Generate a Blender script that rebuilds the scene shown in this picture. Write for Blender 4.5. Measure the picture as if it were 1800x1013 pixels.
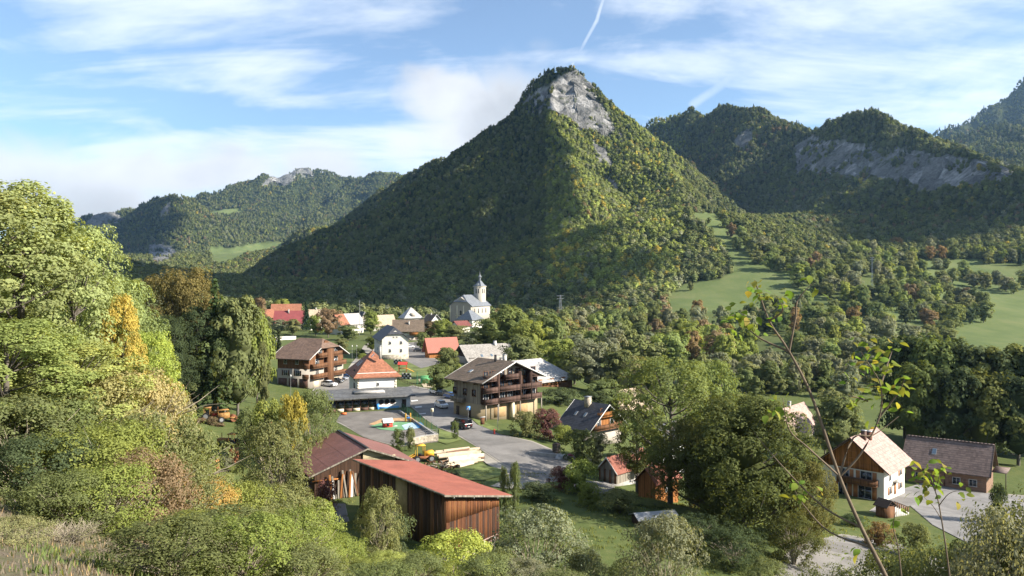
import bpy, bmesh, math, random
import numpy as np
from mathutils import Vector, Matrix

for _o in list(bpy.data.objects): bpy.data.objects.remove(_o)
SC = bpy.context.scene
COL = SC.collection
R = math.radians
rng = np.random.default_rng(11)
random.seed(5)

# ------------------------------------------------------------------ camera, sky, sun, exposure
CZ = 50.0                      # camera height; valley floor of the village lies at about z = 20
F, CX, HZ = 1400.0, 900.0, 490.0   # focal length, centre column and horizon row of the 1800 px wide photograph
cam = bpy.data.cameras.new('camera'); cam_o = bpy.data.objects.new('camera', cam); COL.objects.link(cam_o)
cam.sensor_width = 36; cam.lens = 28; cam.clip_end = 30000; cam.clip_start = 0.3
cam_o.location = (0, 0, CZ); cam_o.rotation_euler = (R(90), 0, 0)
cam.shift_y = -16.5/1800
SC.camera = cam_o
SUN_EL, SUN_AZ = 29.0, -15.0    # azimuth measured from +X (image right), negative towards the camera
sd = Vector((math.cos(R(SUN_EL))*math.cos(R(SUN_AZ)), math.cos(R(SUN_EL))*math.sin(R(SUN_AZ)), math.sin(R(SUN_EL))))
sun = bpy.data.lights.new('sun', 'SUN'); sun_o = bpy.data.objects.new('sun', sun); COL.objects.link(sun_o)
sun.energy = 5.0; sun.angle = R(0.53); sun.color = (1.0, 0.93, 0.82)
sun_o.rotation_euler = sd.to_track_quat('Z', 'Y').to_euler()
SC.view_settings.view_transform = 'Standard'; SC.view_settings.look = 'None'
SC.view_settings.exposure = 1.5; SC.view_settings.gamma = 1.0
SC.cycles.max_bounces = 6; SC.cycles.diffuse_bounces = 2; SC.cycles.glossy_bounces = 2
SC.cycles.transmission_bounces = 3; SC.cycles.volume_bounces = 0; SC.cycles.transparent_max_bounces = 6
SC.cycles.caustics_reflective = False; SC.cycles.caustics_refractive = False

def build_world():
    w = bpy.data.worlds.new('World'); SC.world = w; w.use_nodes = True
    nt = w.node_tree; N = nt.nodes; L = nt.links
    for n in list(N): N.remove(n)
    def nd(t, **k):
        n = N.new(t)
        for a, b in k.items(): setattr(n, a, b)
        return n
    def val(sock, v):
        if hasattr(v, 'is_output') or hasattr(v, 'links'): L.new(v, sock)
        else: sock.default_value = v
    def m(op, a, b=None, c=None, clamp=False):
        n = nd('ShaderNodeMath', operation=op, use_clamp=clamp); val(n.inputs[0], a)
        if b is not None: val(n.inputs[1], b)
        if c is not None: val(n.inputs[2], c)
        return n.outputs[0]
    def sstep(x, a, b):
        n = nd('ShaderNodeMapRange', interpolation_type='SMOOTHSTEP'); val(n.inputs[0], x)
        n.inputs[1].default_value = a; n.inputs[2].default_value = b
        return n.outputs[0]
    sky = nd('ShaderNodeTexSky', sky_type='NISHITA', sun_disc=False)
    sky.sun_elevation = R(SUN_EL); sky.sun_rotation = R(90-SUN_AZ)
    sky.altitude = 700; sky.air_density = 1.0; sky.dust_density = 0.6; sky.ozone_density = 1.0
    tc = nd('ShaderNodeTexCoord')
    sp = nd('ShaderNodeSeparateXYZ'); L.new(tc.outputs['Generated'], sp.inputs[0])
    x, y, z = sp.outputs
    az = m('ARCTAN2', x, y)                                       # 0 straight ahead, positive to the right
    hyp = m('SQRT', m('ADD', m('MULTIPLY', x, x), m('MULTIPLY', y, y)))
    el = m('ARCTAN2', z, hyp)
    # high cloud sheet: plane projection of the direction
    den = m('MAXIMUM', m('ADD', z, 0.22), 0.06)
    cb = nd('ShaderNodeCombineXYZ'); L.new(m('DIVIDE', x, den), cb.inputs[0]); L.new(m('DIVIDE', y, den), cb.inputs[1])
    mp = nd('ShaderNodeMapping'); L.new(cb.outputs[0], mp.inputs[0]); mp.inputs['Rotation'].default_value = (0, 0, R(-38)); mp.inputs['Scale'].default_value = (0.75, 1.0, 1); mp.inputs['Location'].default_value = (9.4, 7.7, 0)
    n1 = nd('ShaderNodeTexNoise'); L.new(mp.outputs[0], n1.inputs['Vector']); n1.inputs['Scale'].default_value = 1.9; n1.inputs['Detail'].default_value = 9; n1.inputs['Roughness'].default_value = 0.56; n1.inputs['Distortion'].default_value = 0.45
    mp2 = nd('ShaderNodeMapping'); L.new(cb.outputs[0], mp2.inputs[0]); mp2.inputs['Rotation'].default_value = (0, 0, R(-52)); mp2.inputs['Scale'].default_value = (0.55, 2.2, 1)
    n2 = nd('ShaderNodeTexNoise'); L.new(mp2.outputs[0], n2.inputs['Vector']); n2.inputs['Scale'].default_value = 2.2; n2.inputs['Detail'].default_value = 8; n2.inputs['Roughness'].default_value = 0.6; n2.inputs['Distortion'].default_value = 0.8
    cirr = m('ADD', m('MULTIPLY', n1.outputs['Fac'], 0.68), m('MULTIPLY', n2.outputs['Fac'], 0.32))
    cirrus = m('MULTIPLY', sstep(cirr, 0.41, 0.64), 0.78)
    # veil of thin cloud everywhere
    veil = 0.10
    # cumulus banks: ellipses of direction, edge broken by noise
    nv = nd('ShaderNodeVectorMath', operation='SCALE'); L.new(tc.outputs['Generated'], nv.inputs[0]); nv.inputs['Scale'].default_value = 1.0
    n3 = nd('ShaderNodeTexNoise'); L.new(nv.outputs[0], n3.inputs['Vector']); n3.inputs['Scale'].default_value = 13.0; n3.inputs['Detail'].default_value = 7; n3.inputs['Roughness'].default_value = 0.5; n3.inputs['Distortion'].default_value = 0.3
    nz = m('SUBTRACT', n3.outputs['Fac'], 0.5)
    def ang(px, py):
        X, Z = (px-CX)/F, (HZ-py)/F
        return math.atan2(X, 1), math.atan2(Z, math.hypot(1, X))
    def blob(px, py, rx, ry, soft, amp, rot=0.0):
        a0, e0 = ang(px, py)
        da = m('SUBTRACT', az, a0); de = m('SUBTRACT', el, e0)
        c, s = math.cos(rot), math.sin(rot)
        u = m('ADD', m('MULTIPLY', da, c), m('MULTIPLY', de, s)); v = m('SUBTRACT', m('MULTIPLY', de, c), m('MULTIPLY', da, s))
        u = m('DIVIDE', u, rx/F); v = m('DIVIDE', v, ry/F)
        d = m('SQRT', m('ADD', m('MULTIPLY', u, u), m('MULTIPLY', v, v)))
        d = m('ADD', d, m('MULTIPLY', nz, amp))
        return sstep(d, 1.0+soft*0.5, 1.0-soft)
    blobs = [blob(800, 178, 92, 58, .5, 1.9, .1), blob(875, 200, 110, 85, .7, 1.5, .5), blob(712, 250, 55, 32, .7, 2.2), blob(800, 235, 90, 45, .8, .8),
             blob(560, 292, 92, 45, .7, 1.2), blob(420, 300, 130, 40, .7, 2.0), blob(255, 306, 190, 46, .6, 2.0),
             blob(60, 325, 260, 72, .5, 1.5), blob(190, 370, 190, 60, .8, .9), blob(-260, 330, 260, 70, .7, 1.0), blob(2250, 250, 300, 60, .8, 1.0)]
    cum = blobs[0]
    for b in blobs[1:]: cum = m('MAXIMUM', cum, b)
    # shaded undersides: low in each bank
    shade = m('ADD', 0.93, m('MULTIPLY', nz, 0.5))
    under = m('MULTIPLY', sstep(el, ang(100, 300)[1], ang(100, 400)[1]), 0.26)
    bl2 = m('MULTIPLY', blob(905, 215, 85, 80, .95, .9, .75), 0.26)
    shade = m('SUBTRACT', m('SUBTRACT', shade, under), bl2)
    # condensation trails: thin great circles
    def trail(p0, p1, wpx, amp, soft=1.0, lim=True):
        def d3(p): return Vector(((p[0]-CX)/F, 1, (HZ-p[1])/F)).normalized()
        a, b = d3(p0), d3(p1); n = a.cross(b).normalized(); mid = (a+b).normalized(); half = a.angle(b)/2
        vn = nd('ShaderNodeVectorMath', operation='DOT_PRODUCT'); L.new(tc.outputs['Generated'], vn.inputs[0]); vn.inputs[1].default_value = n
        vm = nd('ShaderNodeVectorMath', operation='DOT_PRODUCT'); L.new(tc.outputs['Generated'], vm.inputs[0]); vm.inputs[1].default_value = mid
        off = m('ADD', vn.outputs['Value'], m('MULTIPLY', nz, 0.010*soft))
        t = sstep(m('ABSOLUTE', off), wpx/F, wpx*0.15/F)
        e = sstep(vm.outputs['Value'], math.cos(half*1.12), math.cos(half*0.93))
        return m('MULTIPLY', m('MULTIPLY', t, e), m('MULTIPLY', amp, m('ADD', 0.75, m('MULTIPLY', nz, 2.2))))
    tr = [trail((1004, 116), (1050, 34), 4.5, .8, .5), trail((1048, 40), (1078, -60), 5, .7, .5), trail((1215, 188), (1330, 105), 13, .42, 1.3), trail((170, 22), (215, -4), 7, .5, .8), trail((1440, 28), (1490, -8), 9, .45, .8), trail((1640, 215), (1740, 180), 12, .4, 1.)]
    high = m('MAXIMUM', cirrus, veil)
    for t in tr: high = m('MAXIMUM', high, t)
    skyc = nd('ShaderNodeMix', data_type='RGBA', blend_type='MULTIPLY'); skyc.inputs[0].default_value = 1.0
    L.new(sky.outputs[0], skyc.inputs[6]); skyc.inputs[7].default_value = (0.061*0.78, 0.061*0.98, 0.061*1.14, 1)
    mix1 = nd('ShaderNodeMix', data_type='RGBA'); L.new(high, mix1.inputs[0]); L.new(skyc.outputs[2], mix1.inputs[6]); mix1.inputs[7].default_value = (0.415, 0.44, 0.475, 1)
    cc = nd('ShaderNodeCombineColor'); L.new(m('MULTIPLY', shade, 0.385), cc.inputs[0]); L.new(m('MULTIPLY', shade, 0.393), cc.inputs[1]); L.new(m('MULTIPLY', shade, 0.408), cc.inputs[2])
    mix2 = nd('ShaderNodeMix', data_type='RGBA'); L.new(m('MULTIPLY', cum, 0.95), mix2.inputs[0]); L.new(mix1.outputs[2], mix2.inputs[6]); L.new(cc.outputs[0], mix2.inputs[7])
    bg = nd('ShaderNodeBackground'); L.new(mix2.outputs[2], bg.inputs[0]); bg.inputs[1].default_value = 1.0
    out = nd('ShaderNodeOutputWorld'); L.new(bg.outputs[0], out.inputs[0])
    w.cycles.sampling_method = 'MANUAL'; w.cycles.sample_map_resolution = 512
build_world()

# ------------------------------------------------------------------ small helpers
def put(o, name=None, label=None, cat=None, group=None, kind=None, parent=None):
    if label: o['label'] = label
    if cat: o['category'] = cat
    if group: o['group'] = group
    if kind: o['kind'] = kind
    if parent is not None: o.parent = parent
    return o
def link(name, me, parent=None, **k):
    o = bpy.data.objects.new(name, me); COL.objects.link(o)
    return put(o, parent=parent, **k)
def empty(name, loc=(0, 0, 0), rz=0.0, **k):
    o = bpy.data.objects.new(name, None); COL.objects.link(o); o.empty_display_size = 0.2
    o.location = loc; o.rotation_euler = (0, 0, rz)
    return put(o, **k)
def mesh_np(name, V, Fq, mat=None, smooth=False):
    """mesh from numpy arrays: V (n,3), Fq (m,k) with k 3 or 4"""
    me = bpy.data.meshes.new(name)
    V = np.ascontiguousarray(V, dtype=np.float32); Fq = np.ascontiguousarray(Fq, dtype=np.int32)
    me.vertices.add(len(V)); me.vertices.foreach_set('co', V.ravel())
    k = Fq.shape[1]; me.loops.add(Fq.size); me.loops.foreach_set('vertex_index', Fq.ravel())
    me.polygons.add(len(Fq)); me.polygons.foreach_set('loop_start', np.arange(0, Fq.size, k, dtype=np.int32))
    if smooth: me.polygons.foreach_set('use_smooth', np.ones(len(Fq), dtype=bool))
    me.update(calc_edges=True)
    if mat is not None: me.materials.append(mat)
    return me
def P(px, py, d):
    return Vector(((px-CX)/F*d, d, CZ-(py-HZ)/F*d))

# ------------------------------------------------------------------ node material helper
class MT:
    def __init__(s, name):
        s.m = bpy.data.materials.new(name); s.m.use_nodes = True; s.nt = s.m.node_tree
        s.N = s.nt.nodes; s.L = s.nt.links; s.N.clear()
        s.out = s.N.new('ShaderNodeOutputMaterial')
    def n(s, t, ins=None, **k):
        n = s.N.new(t)
        for a, b in k.items(): setattr(n, a, b)
        for a, b in (ins or {}).items(): s.set(n.inputs[a], b)
        return n
    def set(s, sock, v):
        if isinstance(v, bpy.types.NodeSocket): s.L.new(v, sock)
        else:
            if sock.type == 'RGBA' and len(v) == 3: v = (*v, 1)
            sock.default_value = v
    def math(s, op, a, b=0.0, clamp=False):
        n = s.n('ShaderNodeMath', {0: a, 1: b}, operation=op); n.use_clamp = clamp; return n.outputs[0]
    def mix(s, f, a, b, mode='MIX'):
        n = s.n('ShaderNodeMix', data_type='RGBA', blend_type=mode); s.set(n.inputs[0], f); s.set(n.inputs[6], a); s.set(n.inputs[7], b); return n.outputs[2]
    def noise(s, scale, detail=4, rough=.55, vec=None, dist=0.0):
        n = s.n('ShaderNodeTexNoise', {'Scale': scale, 'Detail': detail, 'Roughness': rough, 'Distortion': dist})
        if vec is not None: s.L.new(vec, n.inputs['Vector'])
        return n.outputs['Fac']
    def ramp(s, f, stops):
        n = s.n('ShaderNodeValToRGB', {0: f}); e = n.color_ramp.elements
        while len(e) < len(stops): e.new(0.5)
        for q, (p, c) in zip(e, stops): q.position = p; q.color = (*c, 1) if len(c) == 3 else c
        return n.outputs[0]
    def rng(s, f, a, b, c=0.0, d=1.0):
        return s.n('ShaderNodeMapRange', {0: f, 1: a, 2: b, 3: c, 4: d}).outputs[0]
    def coord(s, which='Object', scale=(1, 1, 1), rot=(0, 0, 0)):
        t = s.n('ShaderNodeTexCoord').outputs[which]
        mp = s.n('ShaderNodeMapping', {'Vector': t, 'Scale': scale, 'Rotation': rot}); return mp.outputs[0]
    def pos(s, scale=(1, 1, 1)):
        g = s.n('ShaderNodeNewGeometry').outputs['Position']
        return s.n('ShaderNodeMapping', {'Vector': g, 'Scale': scale}).outputs[0]
    def attr(s, name, typ='GEOMETRY'):
        return s.n('ShaderNodeAttribute', attribute_name=name, attribute_type=typ)
    def bump(s, h, strength=.4, dist=.05):
        return s.n('ShaderNodeBump', {'Height': h, 'Strength': strength, 'Distance': dist}).outputs[0]
    def bsdf(s, col, rough=.8, metal=0.0, normal=None, spec=.3, **k):
        b = s.n('ShaderNodeBsdfPrincipled', {'Base Color': col, 'Roughness': rough, 'Metallic': metal, 'Specular IOR Level': spec})
        if normal is not None: s.L.new(normal, b.inputs['Normal'])
        for a, v in k.items(): s.set(b.inputs[a.replace('_', ' ')], v)
        s.L.new(b.outputs[0], s.out.inputs[0]); return b
MATS = {}
def simple(name, col, rough=.75, var=.18, scale=1.5, metal=0.0, bump=0.0, bscale=20.0, spec=.3):
    if name in MATS: return MATS[name]
    t = MT(name); v = t.coord('Object')
    n = t.noise(scale, 5, .6, v); f = t.rng(n, .3, .7, 1-var, 1+var)
    c = t.n('ShaderNodeVectorMath', {0: col, 'Scale': f}, operation='SCALE').outputs[0]
    nm = t.bump(t.noise(bscale, 3, .6, v), bump, .03) if bump else None
    t.bsdf(c, rough, metal, nm, spec); MATS[name] = t.m; return t.m

# ------------------------------------------------------------------ terrain height
def _hash(ix, iy, seed):
    h = (ix.astype(np.int64)*374761393 + iy.astype(np.int64)*668265263 + seed*974634777) & 0x7fffffff
    h = ((h ^ (h >> 13))*1274126177) & 0x7fffffff
    return ((h ^ (h >> 16)) & 0xffff)/65535.0
def vnoise(x, y, seed=0):
    ix, iy = np.floor(x), np.floor(y); fx, fy = x-ix, y-iy
    fx = fx*fx*(3-2*fx); fy = fy*fy*(3-2*fy)
    a = _hash(ix, iy, seed); b = _hash(ix+1, iy, seed); c = _hash(ix, iy+1, seed); d = _hash(ix+1, iy+1, seed)
    return (a*(1-fx)+b*fx)*(1-fy)+(c*(1-fx)+d*fx)*fy
def fbm(x, y, oct=4, seed=0, ridged=False):
    s = np.zeros_like(x); a = .5
    for i in range(oct):
        n = vnoise(x, y, seed+i*17)
        s += a*((1-np.abs(2*n-1)) if ridged else n); x = x*2.03+11.3; y = y*2.03+5.7; a *= .5
    return s
def px2(px, py, d):
    v = P(px, py, d); return (v.x, v.y, v.z)
LOW = [(0, 0, 48.3), (0, -30, 58), (-40, -30, 68), (40, -20, 52), (-11.4, 20, 43.3), (-20, 35, 40.5), (-29, 45, 42), (-60, 45, 58), (-90, 90, 54), (-75, 90, 46), (-55, 90, 32), (-40, 90, 22.5),
       (-66, 150, 22), (-85, 150, 34), (-120, 150, 48), (-115, 230, 32), (-92, 230, 27), (-75, 210, 21.5), (-200, 230, 52), (-150, 330, 30), (-250, 450, 45), (-120, 330, 23), (-14, 45, 33.5), (-10, 62, 25), (-8, 80, 21),
       (0, 45, 33), (15, 40, 33.5), (10, 60, 24.5), (25, 60, 22), (40, 70, 17), (30, 25, 39), (60, 30, 35), (70, 80, 14), (45, 100, 14.8), (60, 120, 12), (80, 130, 11), (120, 130, 9), (70, 180, 10),
       (110, 180, 8), (40, 150, 13), (25, 110, 18.3), (15, 145, 18), (18, 168, 15.2), (17, 128, 16.6), (28, 118, 15.8), (30, 200, 15.5), (60, 260, 9), (100, 260, 7), (100, 350, 5), (60, 350, 7), (30, 300, 13), (0, 110, 20), (0, 160, 20), (0, 200, 20), (-20, 150, 20), (-20, 200, 20), (-40, 120, 20.5),
       (-40, 160, 20), (-40, 250, 20), (-60, 300, 20), (-40, 350, 20.5), (0, 350, 19.5), (0, 260, 19.5), (-50, 500, 22), (-20, 500, 22.5), (-100, 500, 20), (-140, 500, 20), (-150, 420, 22), (40, 500, 13), (100, 500, 5), (150, 480, 8),
       (130, 420, 5), (220, 420, 5), (250, 520, 8), (360, 600, 11.4), (400, 480, 6), (310, 620, 15), (486, 850, 44), (440, 880, 56), (214, 750, 34), (150, 700, 25), (286, 800, 50), (244, 950, 92), (255, 1080, 137),
       (185, 480, 12), (92, 330, 9.5), (77, 240, 11), (72, 750, 20), (0, 820, 18), (-100, 820, 18), (-200, 800, 18), (-300, 800, 30), (-350, 1200, 30), (-700, 2000, 36), (-500, 2000, 30), (-960, 3000, 150), (-1160, 3200, 141), (-600, 1200, 70), (400, 1100, 110), (600, 1000, 95), (700, 800, 50), (700, 500, 20), (400, 300, 10), (250, 250, 8), (250, 100, 12), (150, 40, 30), (300, 0, 45), (-300, 0, 160), (-400, 600, 50), (600, 1400, 160), (1500, 1500, 250), (1500, 3000, 300), (-2000, 4000, 150), (-1000, 5000, 250), (500, 3500, 250), (0, 7000, 300), (3000, 7000, 400), (-3500, 7000, 300)]
_LA = np.array(LOW, float)/np.array([1000, 1000, 1])
def _U(r2): return np.where(r2 > 0, r2*np.log(np.maximum(r2, 1e-12)), 0.0)
def _tps():
    n = len(_LA); K = _U(((_LA[:, None, :2]-_LA[None, :, :2])**2).sum(-1)) + np.eye(n)*2e-6
    Pm = np.c_[np.ones(n), _LA[:, :2]]; A = np.zeros((n+3, n+3)); A[:n, :n] = K; A[:n, n:] = Pm; A[n:, :n] = Pm.T
    return np.linalg.solve(A, np.r_[_LA[:, 2], 0, 0, 0])
_W = _tps()
def low_h(x, y):
    X, Y = x/1000, y/1000; s = _W[-3]+_W[-2]*X+_W[-1]*Y
    for i in range(len(_LA)): s = s+_W[i]*_U((X-_LA[i, 0])**2+(Y-_LA[i, 1])**2)
    return s
# ridge lines: (px, py, depth) of the crest, slope on its left and right side (seen along the line), curvature
RIDGES = [
 ([(1010, 548, 770), (1003, 470, 1000), (1008, 385, 1250), (1010, 300, 1450)], .85, .60),
 ([(1010, 300, 1450), (975, 205, 1720), (957, 190, 1800)], 1.3, .72),
 ([(957, 190, 1800), (970, 121, 1940), (1013, 119, 1960)], 2.0, 1.1),
 ([(1013, 119, 1960), (1034, 150, 1995), (1050, 175, 2015), (1090, 203, 2060), (1150, 230, 2150)], .8, 1.0),
 ([(970, 121, 1940), (955, 136, 1970), (925, 178, 2020), (890, 230, 2120), (850, 268, 2250)], 1.9, 1.0),
 ([(850, 264, 2250), (812, 272, 2350), (790, 275, 2380), (705, 316, 2650), (600, 384, 2900), (470, 438, 3000), (390, 490, 2900)], .8, .8),
 ([(1080, 225, 1800), (1140, 285, 1600), (1200, 335, 1420), (1245, 405, 1180), (1262, 470, 940)], .7, .30, .0016),
 ([(1120, 230, 2700), (1160, 210, 2650), (1200, 197, 2550), (1260, 187, 2400), (1330, 187, 2200), (1400, 208, 2050), (1440, 224, 1950), (1480, 210, 1820), (1510, 206, 1750), (1560, 213, 1620), (1620, 233, 1480), (1700, 263, 1330), (1760, 285, 1220), (1800, 305, 1150), (1900, 335, 1050), (2050, 385, 950)], .5, 1.0),
 ([(1640, 235, 3900), (1690, 212, 3900), (1740, 180, 3950), (1800, 143, 4000), (1900, 90, 4000), (2000, 60, 4100), (2200, 100, 4300)], 1.0, 1.0),
 ([(1700, 235, 3000), (1850, 215, 2900), (2000, 200, 2800)], .4, .4),
 ([(100, 420, 4300), (150, 388, 4300), (185, 368, 4300), (240, 366, 4400), (275, 355, 4200), (310, 344, 4000), (330, 349, 4050), (370, 400, 4300)], .55, .7),
 ([(312, 345, 4000), (300, 380, 3850), (280, 420, 3650), (262, 470, 3450), (245, 520, 3300)], .42, 1.1),
 ([(330, 356, 5600), (370, 352, 5500), (400, 352, 5400), (440, 328, 5300), (470, 305, 5200), (485, 300, 5200), (530, 296, 5300), (575, 303, 5300), (600, 317, 5300), (640, 308, 5200), (675, 300, 5100), (700, 304, 5100), (740, 320, 5000), (900, 330, 5000), (1000, 330, 5000)], .55, .6),
 ([(480, 302, 5200), (470, 345, 4800), (455, 385, 4400), (440, 430, 4000)], .4, .45),
 ([(575, 303, 5300), (590, 350, 4800), (570, 390, 4300), (540, 425, 3900)], .4, .45),
]
_RS = []
for pts, sl, sr, *cv in RIDGES:
    q = [px2(*p) for p in pts]
    for a, b in zip(q[:-1], q[1:]): _RS.append((a, b, sl, sr, cv[0] if cv else 0.0))
def height(x, y):
    x = np.asarray(x, float); y = np.asarray(y, float)
    lo = low_h(x, y)
    d = np.hypot(x, y)
    wob = (fbm(x/420, y/420, 4, 3)-.47)*2
    gul = fbm(x/190, y/190, 4, 9, True)-.72
    wx = x+(fbm(x/260, y/260, 3, 21)-.45)*90; wy = y+(fbm(x/260, y/260, 3, 33)-.45)*90
    k = np.clip((d-650)/500, 0, 1)
    best = np.full(x.shape, -1e9)
    for a, b, sl, sr, cv in _RS:
        dx, dy = b[0]-a[0], b[1]-a[1]; L2 = dx*dx+dy*dy
        X = x+(wx-x)*k; Y = y+(wy-y)*k
        t = np.clip(((X-a[0])*dx+(Y-a[1])*dy)/L2, 0, 1)
        ex, ey = X-(a[0]+t*dx), Y-(a[1]+t*dy); r = np.hypot(ex, ey)
        sn = (dx*ey-dy*ex)/(math.sqrt(L2)*r+1e-6)               # +1 left of the line, -1 right of it, in between round its ends
        s = (sl+sr)/2+(sl-sr)/2*sn
        z = a[2]+t*(b[2]-a[2]) - s*r*(1-.22*np.clip(r/700, 0, 1)) - cv*r*r
        best = np.maximum(best, z)
    up = np.clip((best-lo)/120, 0, 1)
    m = best + up*gul*46*np.clip(d/1500, .6, 2.2) + up*wob*18
    q = np.clip(.5+.5*(m-lo)/16, 0, 1)                       # smooth maximum
    out = m*q+lo*(1-q)+16*q*(1-q)*.5
    return out + (fbm(x/23, y/23, 3, 5)-.45)*np.clip((d-330)/200, 0, 1)*.8
def hz(x, y): return float(height(np.array([x]), np.array([y]))[0])

# polar sheet around the standpoint, fine near the village and the peaks
NA, NR = 560, 520
AZS = np.radians(np.linspace(-50, 50, NA))
RAD = np.concatenate([np.linspace(2, 120, 90, endpoint=False), np.geomspace(120, 7600, NR-90)])
_A, _Rr = np.meshgrid(AZS, RAD, indexing='xy')               # rows: radius
TX, TY = np.sin(_A)*_Rr, np.cos(_A)*_Rr
TZ = height(TX, TY)
def poly_in(px, py, poly):
    px = np.asarray(px); ins = np.zeros(px.shape, bool); n = len(poly); j = n-1
    for i in range(n):
        xi, yi = poly[i]; xj, yj = poly[j]
        c = ((yi > py) != (yj > py)) & (px < (xj-xi)*(py-yi)/((yj-yi) if yj != yi else 1e-9)+xi)
        ins ^= c; j = i
    return ins
def proj(x, y, z): return CX+F*x/y, HZ+F*(CZ-z)/y
def ground_hit(px, py, dmin=6.0, dmax=7000.0):
    """point where the line of sight through a photograph position meets the terrain"""
    t = np.concatenate([np.arange(dmin, 300, 1.), np.geomspace(300, dmax, 400)])
    t = t[t >= dmin]
    x, y, z = (px-CX)/F*t, t, CZ-(py-HZ)/F*t
    below = z < height(x, y)
    i = int(np.argmax(below)) if below.any() else len(t)-1
    return Vector((x[i], y[i], hz(x[i], y[i])))

# meadow and rock areas, drawn where they lie on the slopes
MEADOW = [[(1208, 372), (1256, 380), (1290, 415), (1335, 448), (1400, 478), (1450, 500), (1450, 525), (1380, 540), (1300, 548), (1172, 548), (1172, 520), (1205, 498), (1262, 492), (1288, 478), (1270, 440), (1240, 402)],
          [(365, 370), (420, 366), (430, 376), (380, 378)], [(368, 434), (410, 436), (470, 425), (500, 425), (490, 440), (430, 450), (395, 470), (372, 462)],
          [(1600, 455), (1720, 455), (1810, 480), (1810, 615), (1500, 615), (1400, 610), (1400, 590), (1540, 580), (1540, 530), (1600, 500)], [(650, 301), (690, 297), (705, 303), (680, 306)]]
ROCK = [[(966, 146), (985, 132), (1008, 122), (1030, 138), (1050, 168), (1066, 202), (1092, 242), (1062, 238), (1025, 230), (995, 210), (965, 196), (925, 197), (914, 190), (932, 168)],
        [(460, 322), (478, 299), (520, 294), (548, 300), (552, 308), (520, 312), (498, 334), (480, 322)], [(146, 400), (170, 370), (196, 372), (220, 384), (190, 396), (200, 402), (176, 418), (160, 440), (150, 430)],
        [(262, 432), (285, 428), (312, 440), (300, 455), (275, 470), (266, 450)], [(280, 375), (296, 360), (300, 364), (285, 380)],
        [(1390, 262), (1425, 240), (1450, 250), (1490, 250), (1540, 262), (1600, 266), (1680, 278), (1770, 282), (1782, 310), (1740, 325), (1680, 335), (1620, 338), (1560, 318), (1500, 318), (1440, 306), (1400, 310)],
        [(1300, 232), (1320, 226), (1322, 250), (1300, 262), (1290, 255)], [(1040, 250), (1062, 262), (1080, 290), (1072, 300), (1050, 280)], [(1060, 300), (1082, 320), (1088, 340), (1070, 335)]]
def zone_masks(x, y, z):
    px, py = proj(x, np.maximum(y, 1), z); far = np.hypot(x, y) > 420
    jx = px+(fbm(px/22, py/22, 3, 71)-.45)*16; jy = py+(fbm(px/22, py/22, 3, 83)-.45)*16
    me = np.zeros(x.shape, bool); ro = np.zeros(x.shape, bool)
    for p in MEADOW: me |= poly_in(px, py, p)
    for p in ROCK: ro |= poly_in(jx, jy, p)
    return me & far, ro & far & ~me

# ------------------------------------------------------------------ foliage materials
def leaf_material(name, inst=False, trans=.42):
    t = MT(name)
    if inst: base = t.attr('tone', 'INSTANCER').outputs['Color']
    else: base = t.n('ShaderNodeObjectInfo').outputs['Color']
    tint = t.attr('tint').outputs['Fac']
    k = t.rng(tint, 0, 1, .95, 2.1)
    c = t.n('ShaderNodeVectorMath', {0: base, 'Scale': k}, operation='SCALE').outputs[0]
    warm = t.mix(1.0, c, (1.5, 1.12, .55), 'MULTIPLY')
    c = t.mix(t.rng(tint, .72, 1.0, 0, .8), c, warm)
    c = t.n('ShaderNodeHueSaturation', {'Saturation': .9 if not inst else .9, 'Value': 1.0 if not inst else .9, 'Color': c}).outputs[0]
    d = t.n('ShaderNodeBsdfDiffuse', {'Color': c}); tr = t.n('ShaderNodeBsdfTranslucent', {'Color': t.mix(1.0, c, (1.25, 1.15, .5), 'MULTIPLY')})
    mx = t.n('ShaderNodeMixShader', {0: trans}); t.L.new(d.outputs[0], mx.inputs[1]); t.L.new(tr.outputs[0], mx.inputs[2])
    t.L.new(mx.outputs[0], t.out.inputs[0])
    return t.m
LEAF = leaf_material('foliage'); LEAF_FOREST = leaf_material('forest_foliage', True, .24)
def bark_material():
    t = MT('bark'); v = t.coord('Object', (6, 6, 1.2)); n = t.noise(3, 6, .65, v)
    c = t.ramp(n, [(.3, (.035, .028, .02)), (.55, (.11, .095, .075)), (.75, (.22, .2, .17))])
    t.bsdf(c, .9, normal=t.bump(n, .6, .05)); return t.m
BARK = bark_material()
TWIG = simple('dry_twig', (.26, .22, .16), .9, .35, 2.0)

# ------------------------------------------------------------------ tree meshes
def tube(pts, rad, sides=6):
    pts = np.asarray(pts, float); n = len(pts); V = []; Fc = []
    for i in range(n):
        a = pts[min(i+1, n-1)]-pts[max(i-1, 0)]; a = a/(np.linalg.norm(a)+1e-9)
        u = np.cross(a, (0, 0, 1.0) if abs(a[2]) < .9 else (1.0, 0, 0)); u /= np.linalg.norm(u)+1e-9; w = np.cross(a, u)
        th = np.arange(sides)/sides*2*math.pi
        V.append(pts[i]+rad[i]*(np.cos(th)[:, None]*u+np.sin(th)[:, None]*w))
    for i in range(n-1):
        for j in range(sides):
            k = (j+1) % sides; Fc.append((i*sides+j, i*sides+k, (i+1)*sides+k, (i+1)*sides+j))
    return np.concatenate(V), np.array(Fc, int)
def join(parts):
    V, Fc, o = [], [], 0
    for v, f in parts: V.append(v); Fc.append(f+o); o += len(v)
    return np.concatenate(V), np.concatenate(Fc)
def rdirs(g, n):
    v = g.normal(size=(n, 3)); return v/np.linalg.norm(v, axis=1)[:, None]
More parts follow.
